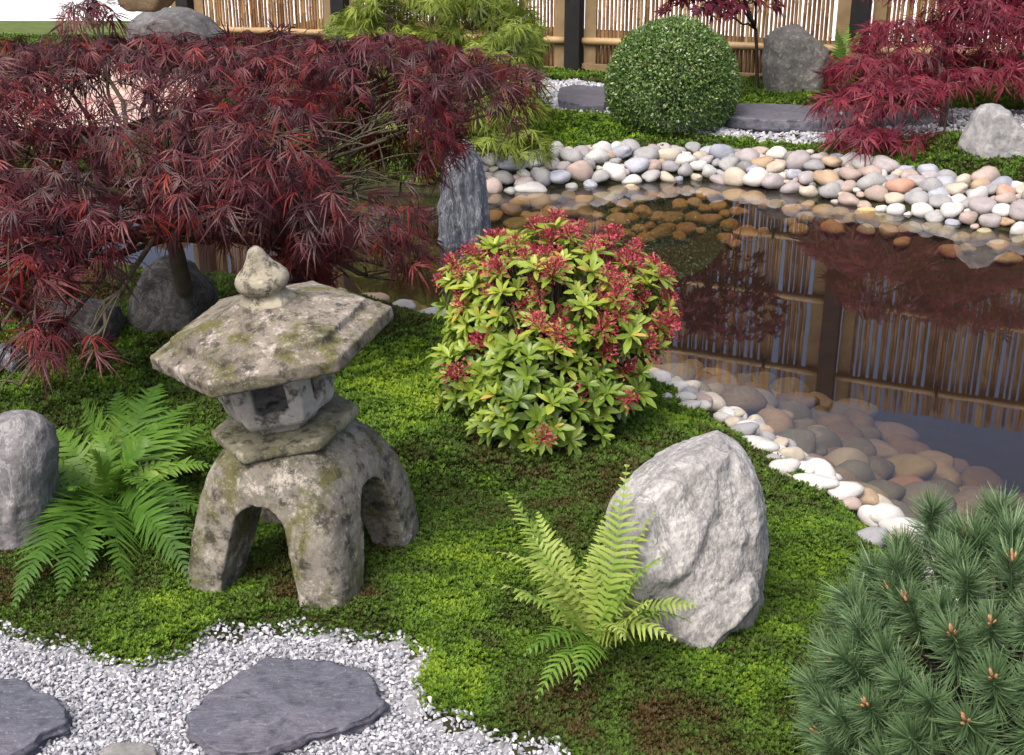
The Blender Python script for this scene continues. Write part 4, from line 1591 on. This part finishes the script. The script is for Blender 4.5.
tb = on(186, 314)
maple('laceleaf_maple', 'wide spreading purple laceleaf maple with drooping feathery leaves behind the stone lantern',
      [tb - np.array([0, 0, 0.05]), tb, at(184, 285, 3.98), at(177, 255, 3.97), at(172, 238, 3.95), at(160, 222, 3.92), at(150, 205, 3.9)], 0.031,
      [(10, 70, 4.1, 90, 34, 0.30, 0.8), (95, 62, 4.2, 70, 32, 0.30, 1), (165, 78, 4.1, 100, 42, 0.35, 1.1), (275, 85, 4.1, 100, 40, 0.35, 1.1), (380, 80, 4.1, 90, 46, 0.32, 1.1), (470, 84, 4.2, 64, 42, 0.25, 0.9),
       (88, 14, 4.2, 26, 16, 0.12, 2.2), (40, 52, 4.2, 60, 20, 0.2, 1), (150, 52, 4.2, 60, 20, 0.25, 1.3), (230, 55, 4.2, 60, 18, 0.25, 1.3), (310, 55, 4.2, 60, 20, 0.25, 1.3), (440, 70, 4.2, 56, 20, 0.22, 1.0), (518, 78, 4.3, 26, 16, 0.15, 0.8), (392, 52, 4.2, 60, 20, 0.2, 1.5), (250, 48, 4.2, 80, 18, 0.25, 1.4), (465, 84, 4.2, 56, 24, 0.2, 1.2), (400, 130, 4.0, 64, 56, 0.3, 1.3), (385, 172, 3.95, 58, 40, 0.25, 1.6), (330, 240, 3.9, 60, 36, 0.22, 1.4), (60, 235, 3.4, 70, 34, 0.2, 1.1), (215, 215, 3.7, 70, 30, 0.2, 1.1), (20, 385, 2.95, 40, 18, 0.1, 0.8), (345, 215, 3.8, 64, 44, 0.25, 1.6), (390, 240, 3.9, 44, 42, 0.22, 2.0), (360, 275, 3.95, 64, 34, 0.2, 2.2), (400, 195, 4.0, 30, 40, 0.2, 1.0), (110, 215, 3.2, 50, 20, 0.12, 0.7), (345, 62, 4.15, 50, 20, 0.2, 1.2), (30, 130, 3.7, 100, 48, 0.32, 1.1), (160, 135, 3.6, 110, 46, 0.35, 1.2), (280, 135, 3.6, 110, 48, 0.35, 1.2), (385, 140, 3.8, 74, 52, 0.32, 1.1),
       (-10, 200, 3.4, 80, 50, 0.3, 1), (60, 180, 3.4, 60, 32, 0.25, 1), (225, 180, 3.5, 90, 36, 0.30, 1.1), (330, 200, 3.6, 90, 52, 0.30, 1.2), (385, 205, 3.8, 44, 44, 0.22, 0.9), (498, 112, 4.2, 36, 20, 0.2, 0.7),
       (10, 280, 3.1, 62, 48, 0.22, 1), (5, 95, 3.9, 80, 40, 0.3, 1), (-20, 150, 3.5, 70, 44, 0.3, 1), (20, 215, 3.3, 46, 40, 0.2, 1), (0, 330, 3.0, 50, 40, 0.2, 0.9), (375, 250, 3.8, 60, 34, 0.2, 1), (330, 285, 3.9, 40, 22, 0.15, 0.8), (250, 225, 3.9, 50, 26, 0.2, 0.8), (-60, 300, 3.1, 70, 60, 0.22, 1), (70, 255, 3.3, 50, 30, 0.15, 0.8), (40, 345, 3.0, 44, 30, 0.12, 0.9), (85, 350, 3.0, 24, 20, 0.1, 0.5), (330, 258, 4.0, 52, 34, 0.2, 1.1), (395, 280, 4.0, 48, 28, 0.18, 1.1), (410, 275, 4.0, 30, 22, 0.15, 0.7)],
      0.100, LACE, M_PURPLE, M_BARKG, 66, -0.35, 0.7, (0.42, 0.25), 0.010)

tb2 = on(944, 127)
maple('laceleaf_maple', 'bright crimson laceleaf maple with a thin trunk on the far bank', [tb2 - np.array([0, 0, 0.05]), tb2, at(943, 105, proj(tb2)[2][0]), at(947, 80, 7.2), at(945, 55, 7.2), at(950, 25, 7.2)], 0.022,
      [(975, 20, 7.2, 60, 40, 0.35, 1), (905, 45, 7.1, 50, 32, 0.3, 1), (1010, 30, 7.2, 70, 40, 0.4, 1), (930, -20, 7.3, 70, 35, 0.4, 1), (1030, -30, 7.3, 80, 40, 0.4, 0.9), (870, 75, 6.9, 44, 26, 0.25, 1), (850, 105, 6.7, 36, 22, 0.2, 0.9),
       (890, 98, 6.7, 50, 22, 0.22, 1), (860, 138, 6.5, 34, 16, 0.15, 0.9), (905, 142, 6.5, 30, 12, 0.14, 0.6), (985, 72, 7.0, 44, 22, 0.25, 0.8), (1010, 78, 7.0, 40, 18, 0.2, 0.7), (935, 85, 6.9, 40, 20, 0.2, 0.8), (945, 150, 6.7, 20, 8, 0.1, 0.5), (1060, 60, 7.1, 50, 40, 0.3, 0.8)],
      0.120, LACE2, M_CRIMSON, M_BARKD, 22, -0.3, 0.7, (0.5, 0.2), 0.010, 0.0025)
tb3 = on(757, 92)
d3 = proj(tb3)[2][0]
maple('red_maple', 'dark red maple on a thin stem behind the boxwood ball', [tb3 - np.array([0, 0, 0.05]), tb3, at(757, 60, d3), at(756, 30, d3 - .05), at(745, 0, d3 - 0.1), at(738, -40, d3 - 0.1)], 0.014,
      [(700, 8, 7.4, 40, 16, 0.25, 1), (745, 4, 7.5, 34, 20, 0.25, 1), (725, -35, 7.5, 70, 26, 0.35, 1), (690, -75, 7.6, 55, 26, 0.35, 1), (760, -80, 7.6, 60, 30, 0.35, 1)],
      0.085, PALM, M_DARKRED, M_BARKD, 40, -0.4, 0.6, (0.5, 0.2), 0.007, 0.002)
tb4 = on(440, 150, 0.2)
maple('green_maple', 'low lime green laceleaf maple behind the purple maple', [tb4 - np.array([0, 0, 0.05]), tb4, at(440, 120, 7.0), at(438, 90, 7.05), at(430, 60, 7.1)], 0.028,
      [(430, 14, 7.1, 84, 30, 0.4, 1.3), (375, 60, 7.0, 50, 30, 0.35, 1.2), (510, 40, 6.9, 32, 40, 0.3, 1.2), (380, 42, 7.2, 50, 28, 0.35, 1.2), (485, 22, 7.2, 48, 30, 0.35, 1.2), (360, 30, 7.4, 34, 22, 0.3, 0.9), (440, 60, 7.0, 66, 32, 0.4, 1.2), (500, 62, 6.9, 40, 32, 0.3, 1.2), (515, 105, 6.7, 30, 34, 0.25, 1.1), (480, 110, 6.7, 50, 34, 0.3, 1.1),
       (420, 110, 6.7, 50, 32, 0.3, 1), (525, 148, 6.5, 24, 22, 0.2, 0.8), (490, 150, 6.5, 34, 18, 0.2, 0.8), (430, -25, 7.3, 70, 30, 0.4, 1), (505, -15, 7.3, 40, 26, 0.3, 1)],
      0.10, LACE2, M_LIME, M_BARKG, 12, -0.3, 0.8, (0.5, 0.2), 0.010, 0.0025)

# ------------------------------------------------------------------ clipped boxwood ball
M_BOX = mat_leaf('boxwood_leaf', [(0.0, (0.025, 0.055, 0.014)), (0.45, (0.065, 0.130, 0.028)), (0.75, (0.12, 0.21, 0.048)), (1.0, (0.22, 0.32, 0.09))], 0.28, 0.2, 0.6)


def leaf_blade(width, nseg=3, fold=0.15, curl=-0.15):
    V, F4, F3 = [], [], []
    prof = [(0, 0.12), (0.3, 0.75), (0.6, 1.0), (0.85, 0.6)] if nseg == 3 else [(0, 0.15), (0.5, 1.0)]
    for l, w_ in prof:
        z = curl * l * l
        V += [(-width * w_ / 2, l, z + fold * width * w_), (0, l, z), (width * w_ / 2, l, z + fold * width * w_)]
    n = len(prof)
    V.append((0, 1.0, curl))
    for i in range(n - 1):
        a = 3 * i
        F4 += [(a, a + 1, a + 4, a + 3), (a + 1, a + 2, a + 5, a + 4)]
    a = 3 * (n - 1)
    F3 += [(a, a + 1, a + 3), (a + 1, a + 2, a + 3)]
    return np.array(V, float), np.array(F3), np.array(F4)


bb = on(672, 148)
br = 0.5 * (741 - 604) * proj(bb)[2][0] / FPX * 1.0
bc = bb + np.array([0, br * 0.92, br * 0.86])
bc = at(672.5, 85.5, proj(bb)[2][0] + br * 0.55)
br = 66.5 * proj(bc)[2][0] / FPX
root = empty('boxwood_ball', (bc[0], bc[1], gz(bc[0], bc[1])), 'round clipped boxwood ball of small glossy green leaves on the far bank', 'shrub')
ro = np.array([bc[0], bc[1], gz(bc[0], bc[1])])
tv, f3, f4 = leaf_blade(0.62, 2, 0.12, -0.1)
b = Batch()
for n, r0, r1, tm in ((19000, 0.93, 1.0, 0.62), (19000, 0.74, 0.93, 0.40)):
    d = norm(rng.standard_normal((n, 3)))
    rad = br * rng.uniform(r0, r1, n) * (1 + 0.03 * fbm(d * 4, 3, 3))
    Q = bc + d * rad[:, None]
    k = Q[:, 2] > ro[2] + 0.01
    d, Q = d[k], Q[k]
    n = len(Q)
    M = frames(d * 0.7 + rng.normal(0, 0.75, (n, 3)), d + rng.normal(0, 0.45, (n, 3)), rng.uniform(0.011, 0.021, n))
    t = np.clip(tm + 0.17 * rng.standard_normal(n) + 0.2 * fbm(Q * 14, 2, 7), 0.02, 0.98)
    b.inst(tv, f3, f4, M, Q - ro, t)
link('foliage', b.mesh('foliage'), M_BOX, root)
b = Batch()
for k in range(26):
    d = norm(rng.standard_normal(3) + np.array([0, 0, 0.4]))
    q = bc - ro + d * br * 0.9
    q[2] = max(q[2], 0.03)
    tube(b, bez(np.array([0, 0, -0.03]), np.array([d[0] * .05, d[1] * .05, br * 0.5]), q, 6), np.linspace(0.011, 0.003, 6), 5)
link('stem', b.mesh('stem'), M_BARKD, root)

# ------------------------------------------------------------------ flowering shrub with red clusters
M_PIER = mat_leaf('pieris_leaf', [(0.0, (0.035, 0.075, 0.014)), (0.3, (0.095, 0.17, 0.022)), (0.6, (0.22, 0.31, 0.035)), (0.90, (0.36, 0.42, 0.065)), (1.0, (0.46, 0.31, 0.06))], 0.38, 0.25, 0.45)
M_RED = mat_leaf('pieris_flower', [(0.0, (0.19, 0.020, 0.032)), (0.5, (0.42, 0.055, 0.080)), (1.0, (0.60, 0.20, 0.20))], 0.5, 0.25, 0.3)
pb = on(548, 440)
DP = proj(pb)[2][0] + 0.10
proot = empty('flowering_shrub', pb, 'rounded shrub with yellow green leaf whorls and crimson flower clusters on the moss', 'shrub')
subs = [(566, 312, 92, 80, 0.24, DP + 0.08), (548, 360, 84, 58, 0.21, DP + 0.02), (530, 416, 54, 44, 0.16, DP - 0.10), (468, 378, 34, 34, 0.12, DP), (622, 332, 38, 60, 0.18, DP + 0.03), (500, 296, 52, 48, 0.18, DP + 0.1), (610, 385, 34, 24, 0.12, DP - 0.03), (655, 300, 20, 30, 0.1, DP + 0.05), (575, 432, 30, 22, 0.1, DP - 0.10)]
subs = [(555 + (a_ - 555) * 0.94, 350 + (b_ - 350) * 0.96, c_ * 0.94, d_ * 0.95, e_, f_) for a_, b_, c_, d_, e_, f_ in subs]
cands = []
for (px, py, rx, rz, ry, dep) in subs:
    c = at(px, py, dep)
    r = np.array([rx * dep / FPX, ry, rz * dep / FPX])
    d = norm(rng.standard_normal((900, 3)))
    d = d[d[:, 2] > -0.55]
    Q = c + d * r * (1 + rng.uniform(-0.26, 0.20, (len(d), 1)))
    for (px2, py2, rx2, rz2, ry2, dep2) in subs:
        if (px2, py2) != (px, py):
            c2, r2 = at(px2, py2, dep2), np.array([rx2 * dep2 / FPX, ry2, rz2 * dep2 / FPX])
            k = (((Q - c2) / r2) ** 2).sum(1) > 0.80
            Q, d = Q[k], d[k]
    cands.append(np.hstack([Q, norm(d / r)]))
cands = np.concatenate(cands)
rng.shuffle(cands)
cands = cands[cands[:, 2] > height(cands) + 0.035]
sel = np.zeros((0, 6))
for q in cands:
    if len(sel) == 0 or np.min(np.linalg.norm(sel[:, :3] - q[:3], axis=1)) > 0.043:
        sel = np.vstack([sel, q])
sel = sel[fbm(sel[:, :3] * 11, 2, 15) > -0.42]
print('whorls', len(sel))
tv, f3, f4 = leaf_blade(0.33, 3, 0.16, -0.12)
b, st = Batch(), Batch()
ctr = at(555, 395, DP) - pb
px, py, _ = proj(sel[:, :3])
nfl = 0
fl_me = []
for k in range(6):
    fb_ = Batch()
    r2 = np.random.default_rng(60 + k)
    n = 150
    d = norm(r2.standard_normal((n, 3)) + np.array([0, 0, 0.8]))
    Q = d * r2.uniform(0.006, 0.025, (n, 1)) * np.array([1.15, 1.15, 0.85])
    M = frames(d + r2.normal(0, 0.5, (n, 3)), norm(r2.standard_normal((n, 3))), r2.uniform(0.0035, 0.0075, n))
    pv_ = np.array([(-0.22, 0.1, 0), (0, 0, -0.1), (0.22, 0.1, 0), (0.26, 0.7, 0.05), (0, 1, 0.1), (-0.26, 0.7, 0.05)])
    fb_.inst(pv_, None, [(0, 1, 4, 5), (1, 2, 3, 4)], M, Q, np.clip(r2.normal(0.5, 0.22, n), 0, 1))
    for j in range(7):
        tube(fb_, np.array([[0, 0, -0.01], d[j] * 0.022]), [0.0012, 0.0008], 4, 0.25, False)
    me = fb_.mesh('flower_cluster')
    me.materials.append(M_RED)
    fl_me.append(me)
redp = np.clip(0.10 + 0.75 * smooth01((385 - py) / 140) * smooth01((px - 440) / 100) + 0.5 * smooth01((px - 610) / 40), 0, 0.85)
flow = []
for q, qx, qy, rp in zip(sel, px, py, redp):
    P, nrm = q[:3], norm(q[3:] + np.array([0, -0.1, 0.75]))
    u = norm(np.cross(nrm, [0.3, 0.8, 0.1]))
    v_ = np.cross(nrm, u)
    isf = rng.uniform() < rp
    tier = ((7, 0.30, 1.0), (6, 0.75, 0.72)) if not isf else ((7, 0.20, 1.0), (4, 0.6, 0.75))
    base_t = 0.40 + 0.24 * smooth01((430 - qy) / 170) + rng.normal(0, 0.08)
    a0_ = rng.uniform(0, 6.28)
    wsz = rng.uniform(0.72, 1.18)
    for nn, el, sc in tier:
        a = a0_ + np.arange(nn) * 2 * math.pi / nn + rng.normal(0, 0.15, nn)
        e = el + rng.normal(0, 0.15, nn)
        dirs = (np.cos(a) * np.cos(e))[:, None] * u + (np.sin(a) * np.cos(e))[:, None] * v_ + np.sin(e)[:, None] * nrm
        M = frames(dirs, np.tile(nrm, (nn, 1)) + 0.15 * rng.standard_normal((nn, 3)), 0.052 * sc * wsz * rng.uniform(0.75, 1.2, nn))
        t = np.clip(base_t + 0.12 * (sc < 1) + rng.normal(0, 0.07, nn) + (rng.uniform(size=nn) < 0.02) * 0.5, 0.02, 1)
        b.inst(tv, f3, f4, M, np.tile(P - pb, (nn, 1)), t)
    tube(st, bez(ctr * np.array([0.3, 0.3, 0]), ctr * 0.6 + (P - pb) * 0.25, P - pb, 6), np.linspace(0.006, 0.002, 6), 4, 0.5, False)
    if isf:
        flow.append((P + nrm * 0.016 - pb, nrm))
# inner leaves so that the shrub is not hollow
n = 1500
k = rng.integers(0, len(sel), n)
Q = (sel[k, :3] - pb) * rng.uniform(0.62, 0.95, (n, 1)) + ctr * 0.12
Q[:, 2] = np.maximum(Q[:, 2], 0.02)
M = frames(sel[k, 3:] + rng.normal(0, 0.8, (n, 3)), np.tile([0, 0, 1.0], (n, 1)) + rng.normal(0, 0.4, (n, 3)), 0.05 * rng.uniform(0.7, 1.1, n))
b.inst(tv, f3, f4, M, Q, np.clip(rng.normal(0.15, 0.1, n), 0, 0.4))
link('foliage', b.mesh('foliage'), M_PIER, proot)
link('stem', st.mesh('stem'), M_BARKD, proot)
flow.sort(key=lambda f: -float(f[1] @ np.array([0, -0.8, 0.6])) + rng.normal(0, 0.15))
print('flowers', len(flow))
for i, (P, nrm) in enumerate(flow[:100]):
    o = link('flower_cluster', fl_me[i % 6], None, proot)
    o.location = Vector(P)
    o.rotation_euler = Vector(nrm).to_track_quat('Z', 'Y').to_euler()
    s = rng.uniform(1.0, 1.75)
    o.scale = (s, s, s)

# ------------------------------------------------------------------ ferns
M_FERN = mat_leaf('fern_frond', [(0.0, (0.028, 0.070, 0.010)), (0.4, (0.070, 0.165, 0.020)), (0.7, (0.13, 0.25, 0.032)), (1.0, (0.31, 0.40, 0.085))], 0.45, 0.35, 0.3)


def frond_mesh(B, C, T, npair, plen, pwid, seed, tint, pdroop=0.25, side=None, org=(0, 0, 0)):
    """frond on a bezier rachis; plen = longest pinna (m)"""
    r = np.random.default_rng(seed)
    n = npair
    ts = np.linspace(0.0, 1.0, 40)
    pts = bez(B, C, T, 40)
    tg = norm(np.gradient(pts, axis=0))
    roll = r.normal(0, 0.38)
    b = Batch()
    tube(b, pts - org, np.linspace(0.0022, 0.0006, 40), 5, tint - 0.1)
    up0 = np.array([0, 0, 1.0])
    for k in range(n):
        t = 0.16 + 0.83 * (k / (n - 1)) ** 0.92
        i = t * 39
        i0 = min(38, int(i))
        P = pts[i0] + (pts[i0 + 1] - pts[i0]) * (i - i0)
        d = tg[i0]
        s = norm(np.cross(d, up0) + 1e-6)
        nrm = np.cross(s, d)
        s, nrm = s * math.cos(roll) + nrm * math.sin(roll), nrm * math.cos(roll) - s * math.sin(roll)
        prof = min(1.0, (t / 0.36) ** 0.6) * (1 - max(0, (t - 0.36) / 0.64) ** 1.35 * 0.93)
        L = plen * prof * r.uniform(0.82, 1.08)
        for sg in (-1, 1):
            ang = R(80 - 30 * t) + r.normal(0, 0.07)
            dd_ = d * math.cos(ang) + s * sg * math.sin(ang) + nrm * r.normal(0.02, 0.12)
            wv = norm(d - dd_ * (d @ dd_))
            nv = np.cross(dd_, wv)
            if nv[2] < 0:
                nv = -nv
            W = pwid * (0.55 + 0.45 * prof)
            V, F4 = [], []
            segs = 7
            for j in range(segs + 1):
                l = j / segs
                wd = W * (1 - l ** 2.2) * (1.0 if j % 2 == 0 else 0.80) + 0.0004
                c_ = P + dd_ * L * l - np.array([0, 0, 1]) * pdroop * L * l * l + d * 0.10 * L * l * l
                V += [c_ - wv * wd / 2 + nv * wd * 0.12, c_ + wv * wd / 2 + nv * wd * 0.12]
            for j in range(segs):
                F4.append((2 * j, 2 * j + 1, 2 * j + 3, 2 * j + 2))
            b.add(np.array(V) - org, None, F4, np.clip(tint + r.normal(0, 0.05) + np.linspace(-0.05, 0.08, len(V)), 0.02, 1))
    return b.mesh('frond')


def fern(label, base, fronds, npair, plen, pwid, tint, lift=0.35, pdroop=0.25, group=None):
    root = empty('fern', base, label, 'fern', group)
    for k, (px, py, ddep, lf, dt) in enumerate(fronds):
        B = np.asarray(base) + np.array([rng.normal(0, .012), rng.normal(0, .012), 0])
        T = at(px, py, proj(base)[2][0] + ddep)
        if T[2] < gz(T[0], T[1]) + 0.03:
            T = on(px, py)
            T = T + np.array([0, 0, 0.025])
            T = gnd(px, py, T[2])
        L = np.linalg.norm(T - B)
        C = B + (T - B) * 0.42 + np.array([rng.normal(0, .05) * L, rng.normal(0, .05) * L, lf * L])
        sc = L / 0.33
        me = frond_mesh(B, C, T, int(npair * np.clip(sc, 0.6, 1.25)), plen * np.clip(sc, 0.55, 1.2), pwid, 500 + k + int(base[0] * 100), tint + dt * 1.3 + rng.normal(0, 0.09), pdroop, None, np.asarray(base))
        link('frond', me, M_FERN, root)
    return root


fb1 = on(112, 508)
fern('broad bright green fern with arching fronds left of the stone lantern', fb1,
     [(216, 468, .04, .4, .05), (214, 522, -.02, .4, -.05), (208, 425, .12, .35, .1), (22, 520, -0.14, .45, .05), (34, 470, .05, .4, -.05), (136, 410, .18, .3, .1), (176, 420, .14, .4, -.05), (100, 430, .05, .5, .05), (130, 470, -.08, .6, .1), (196, 540, -.06, .45, -.1), (84, 580, -.24, .4, -.1), (14, 606, -0.25, .32, -.02), (60, 600, -0.28, .30, .0), (128, 596, -0.28, .36, -.05), (40, 560, -.15, .4, .05), (178, 560, -.12, .35, -.1), (208, 500, .0, .40, -.05), (214, 440, .12, .40, .12), (196, 402, .2, .35, .0), (160, 384, .22, .3, -.08),
      (118, 392, .22, .25, .0), (82, 400, .2, .3, .02), (46, 428, .12, .35, .08), (16, 470, .02, .4, .1), (4, 512, -.1, .4, .0), (150, 440, -.02, .45, .1), (90, 450, -.05, .45, .12), (70, 490, -.16, .5, .1), (150, 500, -.16, .5, -.02), (110, 540, -.2, .55, -.05), (190, 580, -.1, .3, -.2), (200, 470, .05, .5, .1), (60, 540, -.2, .5, .05)],
     25, 0.080, 0.0125, 0.48, 0.35, 0.14)
fb2 = on(595, 656)
fern('upright yellow green fern in front of the big pale boulder', fb2,
     [(507, 492, .10, .12, .05), (538, 512, .10, .2, .1), (497, 552, .0, .35, .1), (484, 583, -.05, .4, -.02), (516, 598, -.1, .4, .0), (536, 698, -.2, .45, -.05), (524, 655, -.16, .45, -.1), (627, 464, -.02, .03, -.05), (655, 512, -.06, .12, .08), (664, 556, -.08, .25, .1),
      (696, 606, -.12, .35, .15), (676, 640, -.16, .45, .12), (560, 540, .04, .2, .12), (602, 520, .02, .08, .15), (588, 560, -.04, .25, .2), (640, 575, -.10, .3, .15), (560, 600, -.12, .4, .15), (625, 640, -.2, .5, .1), (652, 600, -.14, .4, .2), (524, 530, .06, .2, .0), (614, 500, -.02, .06, .1), (576, 690, -.2, .5, -.1), (690, 622, -.14, .4, .0), (540, 570, -.03, .35, .1)],
     23, 0.066, 0.0088, 0.86, .3, 0.35)
fb3 = on(843, 91)
fern('small fern behind the dark grey boulder near the fence post', fb3,
     [(858, 32, .0, .2, .1), (868, 48, -.1, .3, .25), (836, 28, .05, .1, -.1), (818, 40, .0, .2, -.15), (822, 58, -.1, .3, -.1), (872, 62, -.15, .4, .1), (848, 26, .1, .1, .0), (856, 56, -.2, .4, .1)],
     17, 0.085, 0.020, 0.55)

# ------------------------------------------------------------------ dwarf mountain pine
M_NEEDLE = mat_leaf('pine_needle', [(0.0, (0.030, 0.062, 0.022)), (0.4, (0.080, 0.145, 0.060)), (0.7, (0.13, 0.215, 0.095)), (1.0, (0.23, 0.32, 0.17))], 0.42, 0.12, 0.4)
M_BUD = mat_plain('pine_bud', (0.36, 0.19, 0.10), 0.6, 0.3, 200, 0.3)
shoots = []
for k in range(7):
    b = Batch()
    r2 = np.random.default_rng(900 + k)
    n = 330
    zz = r2.uniform(-0.045, 0.028, n)
    a = r2.uniform(0, 6.283, n)
    el = np.clip(0.55 + 16 * (zz - 0.0) + r2.normal(0, 0.16, n), 0.05, 1.45)
    d = np.column_stack([np.cos(a) * np.cos(el), np.sin(a) * np.cos(el), np.sin(el)])
    P = np.column_stack([np.cos(a) * 0.003, np.sin(a) * 0.003, zz])
    # ribbon needle with a slight upward bend
    nv = np.array([(-0.5, 0, 0), (0.5, 0, 0), (-0.5, 0.5, 0), (0.5, 0.5, 0), (-0.12, 1, 0.06), (0.12, 1, 0.06)], float)
    nv[:, 0] *= 0.036
    nv[2:4, 2] = -0.015
    L = r2.uniform(0.032, 0.048, n)
    up = np.column_stack([np.zeros(n), np.zeros(n), np.ones(n)]) + r2.normal(0, 0.6, (n, 3))
    M = frames(d, up, L)
    b.inst(nv, None, [(0, 1, 3, 2), (2, 3, 5, 4)], M, P, np.clip(r2.normal(0.48, 0.15, n), 0, 1), np.array([-.15, -.15, 0, 0, .12, .12]))
    tube(b, np.array([[0, 0, -0.07], [0, 0, 0.028]]), [0.0035, 0.0025], 5, 0.05)
    me = b.mesh('shoot')
    me.materials.append(M_NEEDLE)
    shoots.append(me)
bb_ = Batch()
for k, (dx, dy, h) in enumerate(((0, 0, 0.018), (0.004, 0.001, 0.011), (-0.003, 0.003, 0.012), (0.0, -0.004, 0.010))):
    tube(bb_, np.array([[dx, dy, 0.024], [dx * 1.3, dy * 1.3, 0.024 + h * 0.5], [dx * 1.6, dy * 1.6, 0.024 + h]]), [0.0022, 0.0026, 0.0008], 6)
bud_me = bb_.mesh('bud')
bud_me.materials.append(M_BUD)
qc = at(1010, 718, 2.06)
qb = np.array([qc[0], qc[1], gz(qc[0], qc[1])])
root = empty('dwarf_pine', qb, 'low blue green dwarf pine with long needles in the lower right corner', 'shrub')
qr = np.array([178 * 2.06 / FPX, 0.27, 188 * 2.06 / FPX])
cand = norm(rng.standard_normal((6000, 3)))
cand = cand[(cand[:, 2] > -0.45)]
sel = []
for d in cand:
    q = qc + d * qr * (1 + 0.10 * float(vnoise(d[None] * 3.1, 5)[0]))
    if q[2] < gz(q[0], q[1]) + 0.03:
        continue
    if all(np.linalg.norm(q - s_[0]) > 0.052 for s_ in sel):
        sel.append((q, d))
sel = [s_ for s_ in sel if s_[1] @ norm(np.array([0, 0, CAMH]) - qc) > -0.25]
# a few leading shoots that stand above the outline
for px_, py_, dp in ((931, 520, 2.12), (990, 522, 2.12), (1010, 545, 2.0), (968, 548, 2.05), (905, 560, 2.15), (1040, 530, 2.1), (862, 640, 1.98), (890, 600, 2.05)):
    sel.insert(0, (at(px_, py_, dp), np.array([(px_ - 1003) / 300, -0.1, 1.0])))
print('pine shoots', len(sel))
sel.sort(key=lambda t: float(proj(t[0])[2][0]) + rng.normal(0, 0.03))
xb = Batch()
sh_geo = []
for me in shoots:
    tq = np.empty(len(me.vertices), np.float32)
    me.attributes['tint'].data.foreach_get('value', tq)
    sh_geo.append((get_co(me), [tuple(p.vertices) for p in me.polygons], tq))
b = Batch()
n_in_parts = 0
restb = []
for i, (q, d) in enumerate(sel):
    ax_ = norm(d * np.array([0.9, 0.9, 0.7]) + np.array([0, 0, 0.75]) + rng.normal(0, 0.13, 3))
    rot = Vector(ax_).to_track_quat('Z', 'Y').to_euler()
    tube(b, bez(np.array([0, 0, -0.02]), (q - qb) * 0.45 + np.array([0, 0, 0.03]), q - qb - ax_ * 0.06, 7), np.linspace(0.008, 0.0035, 7), 5, 0.5, False)
    if n_in_parts >= 100:
        V_, Fs, tq = sh_geo[i % 7]
        Mr = np.array(rot.to_matrix())
        xb.add(V_ @ Mr.T + (q - qb), [f for f in Fs if len(f) == 3], [f for f in Fs if len(f) == 4], tq)
        continue
    n_in_parts += 1
    o = link('shoot', shoots[i % 7], None, root)
    o.location = Vector(q - qb)
    o.rotation_euler = rot
    s = rng.uniform(0.85, 1.2)
    o.scale = (s, s, s)
    if rng.uniform() < 0.3:
        link('bud', bud_me, None, o)
link('branch', b.mesh('branch'), M_BARKD, root)
if xb.n:
    tag(link('back_shoots', xb.mesh('back_shoots'), M_NEEDLE, root), kind='stuff')
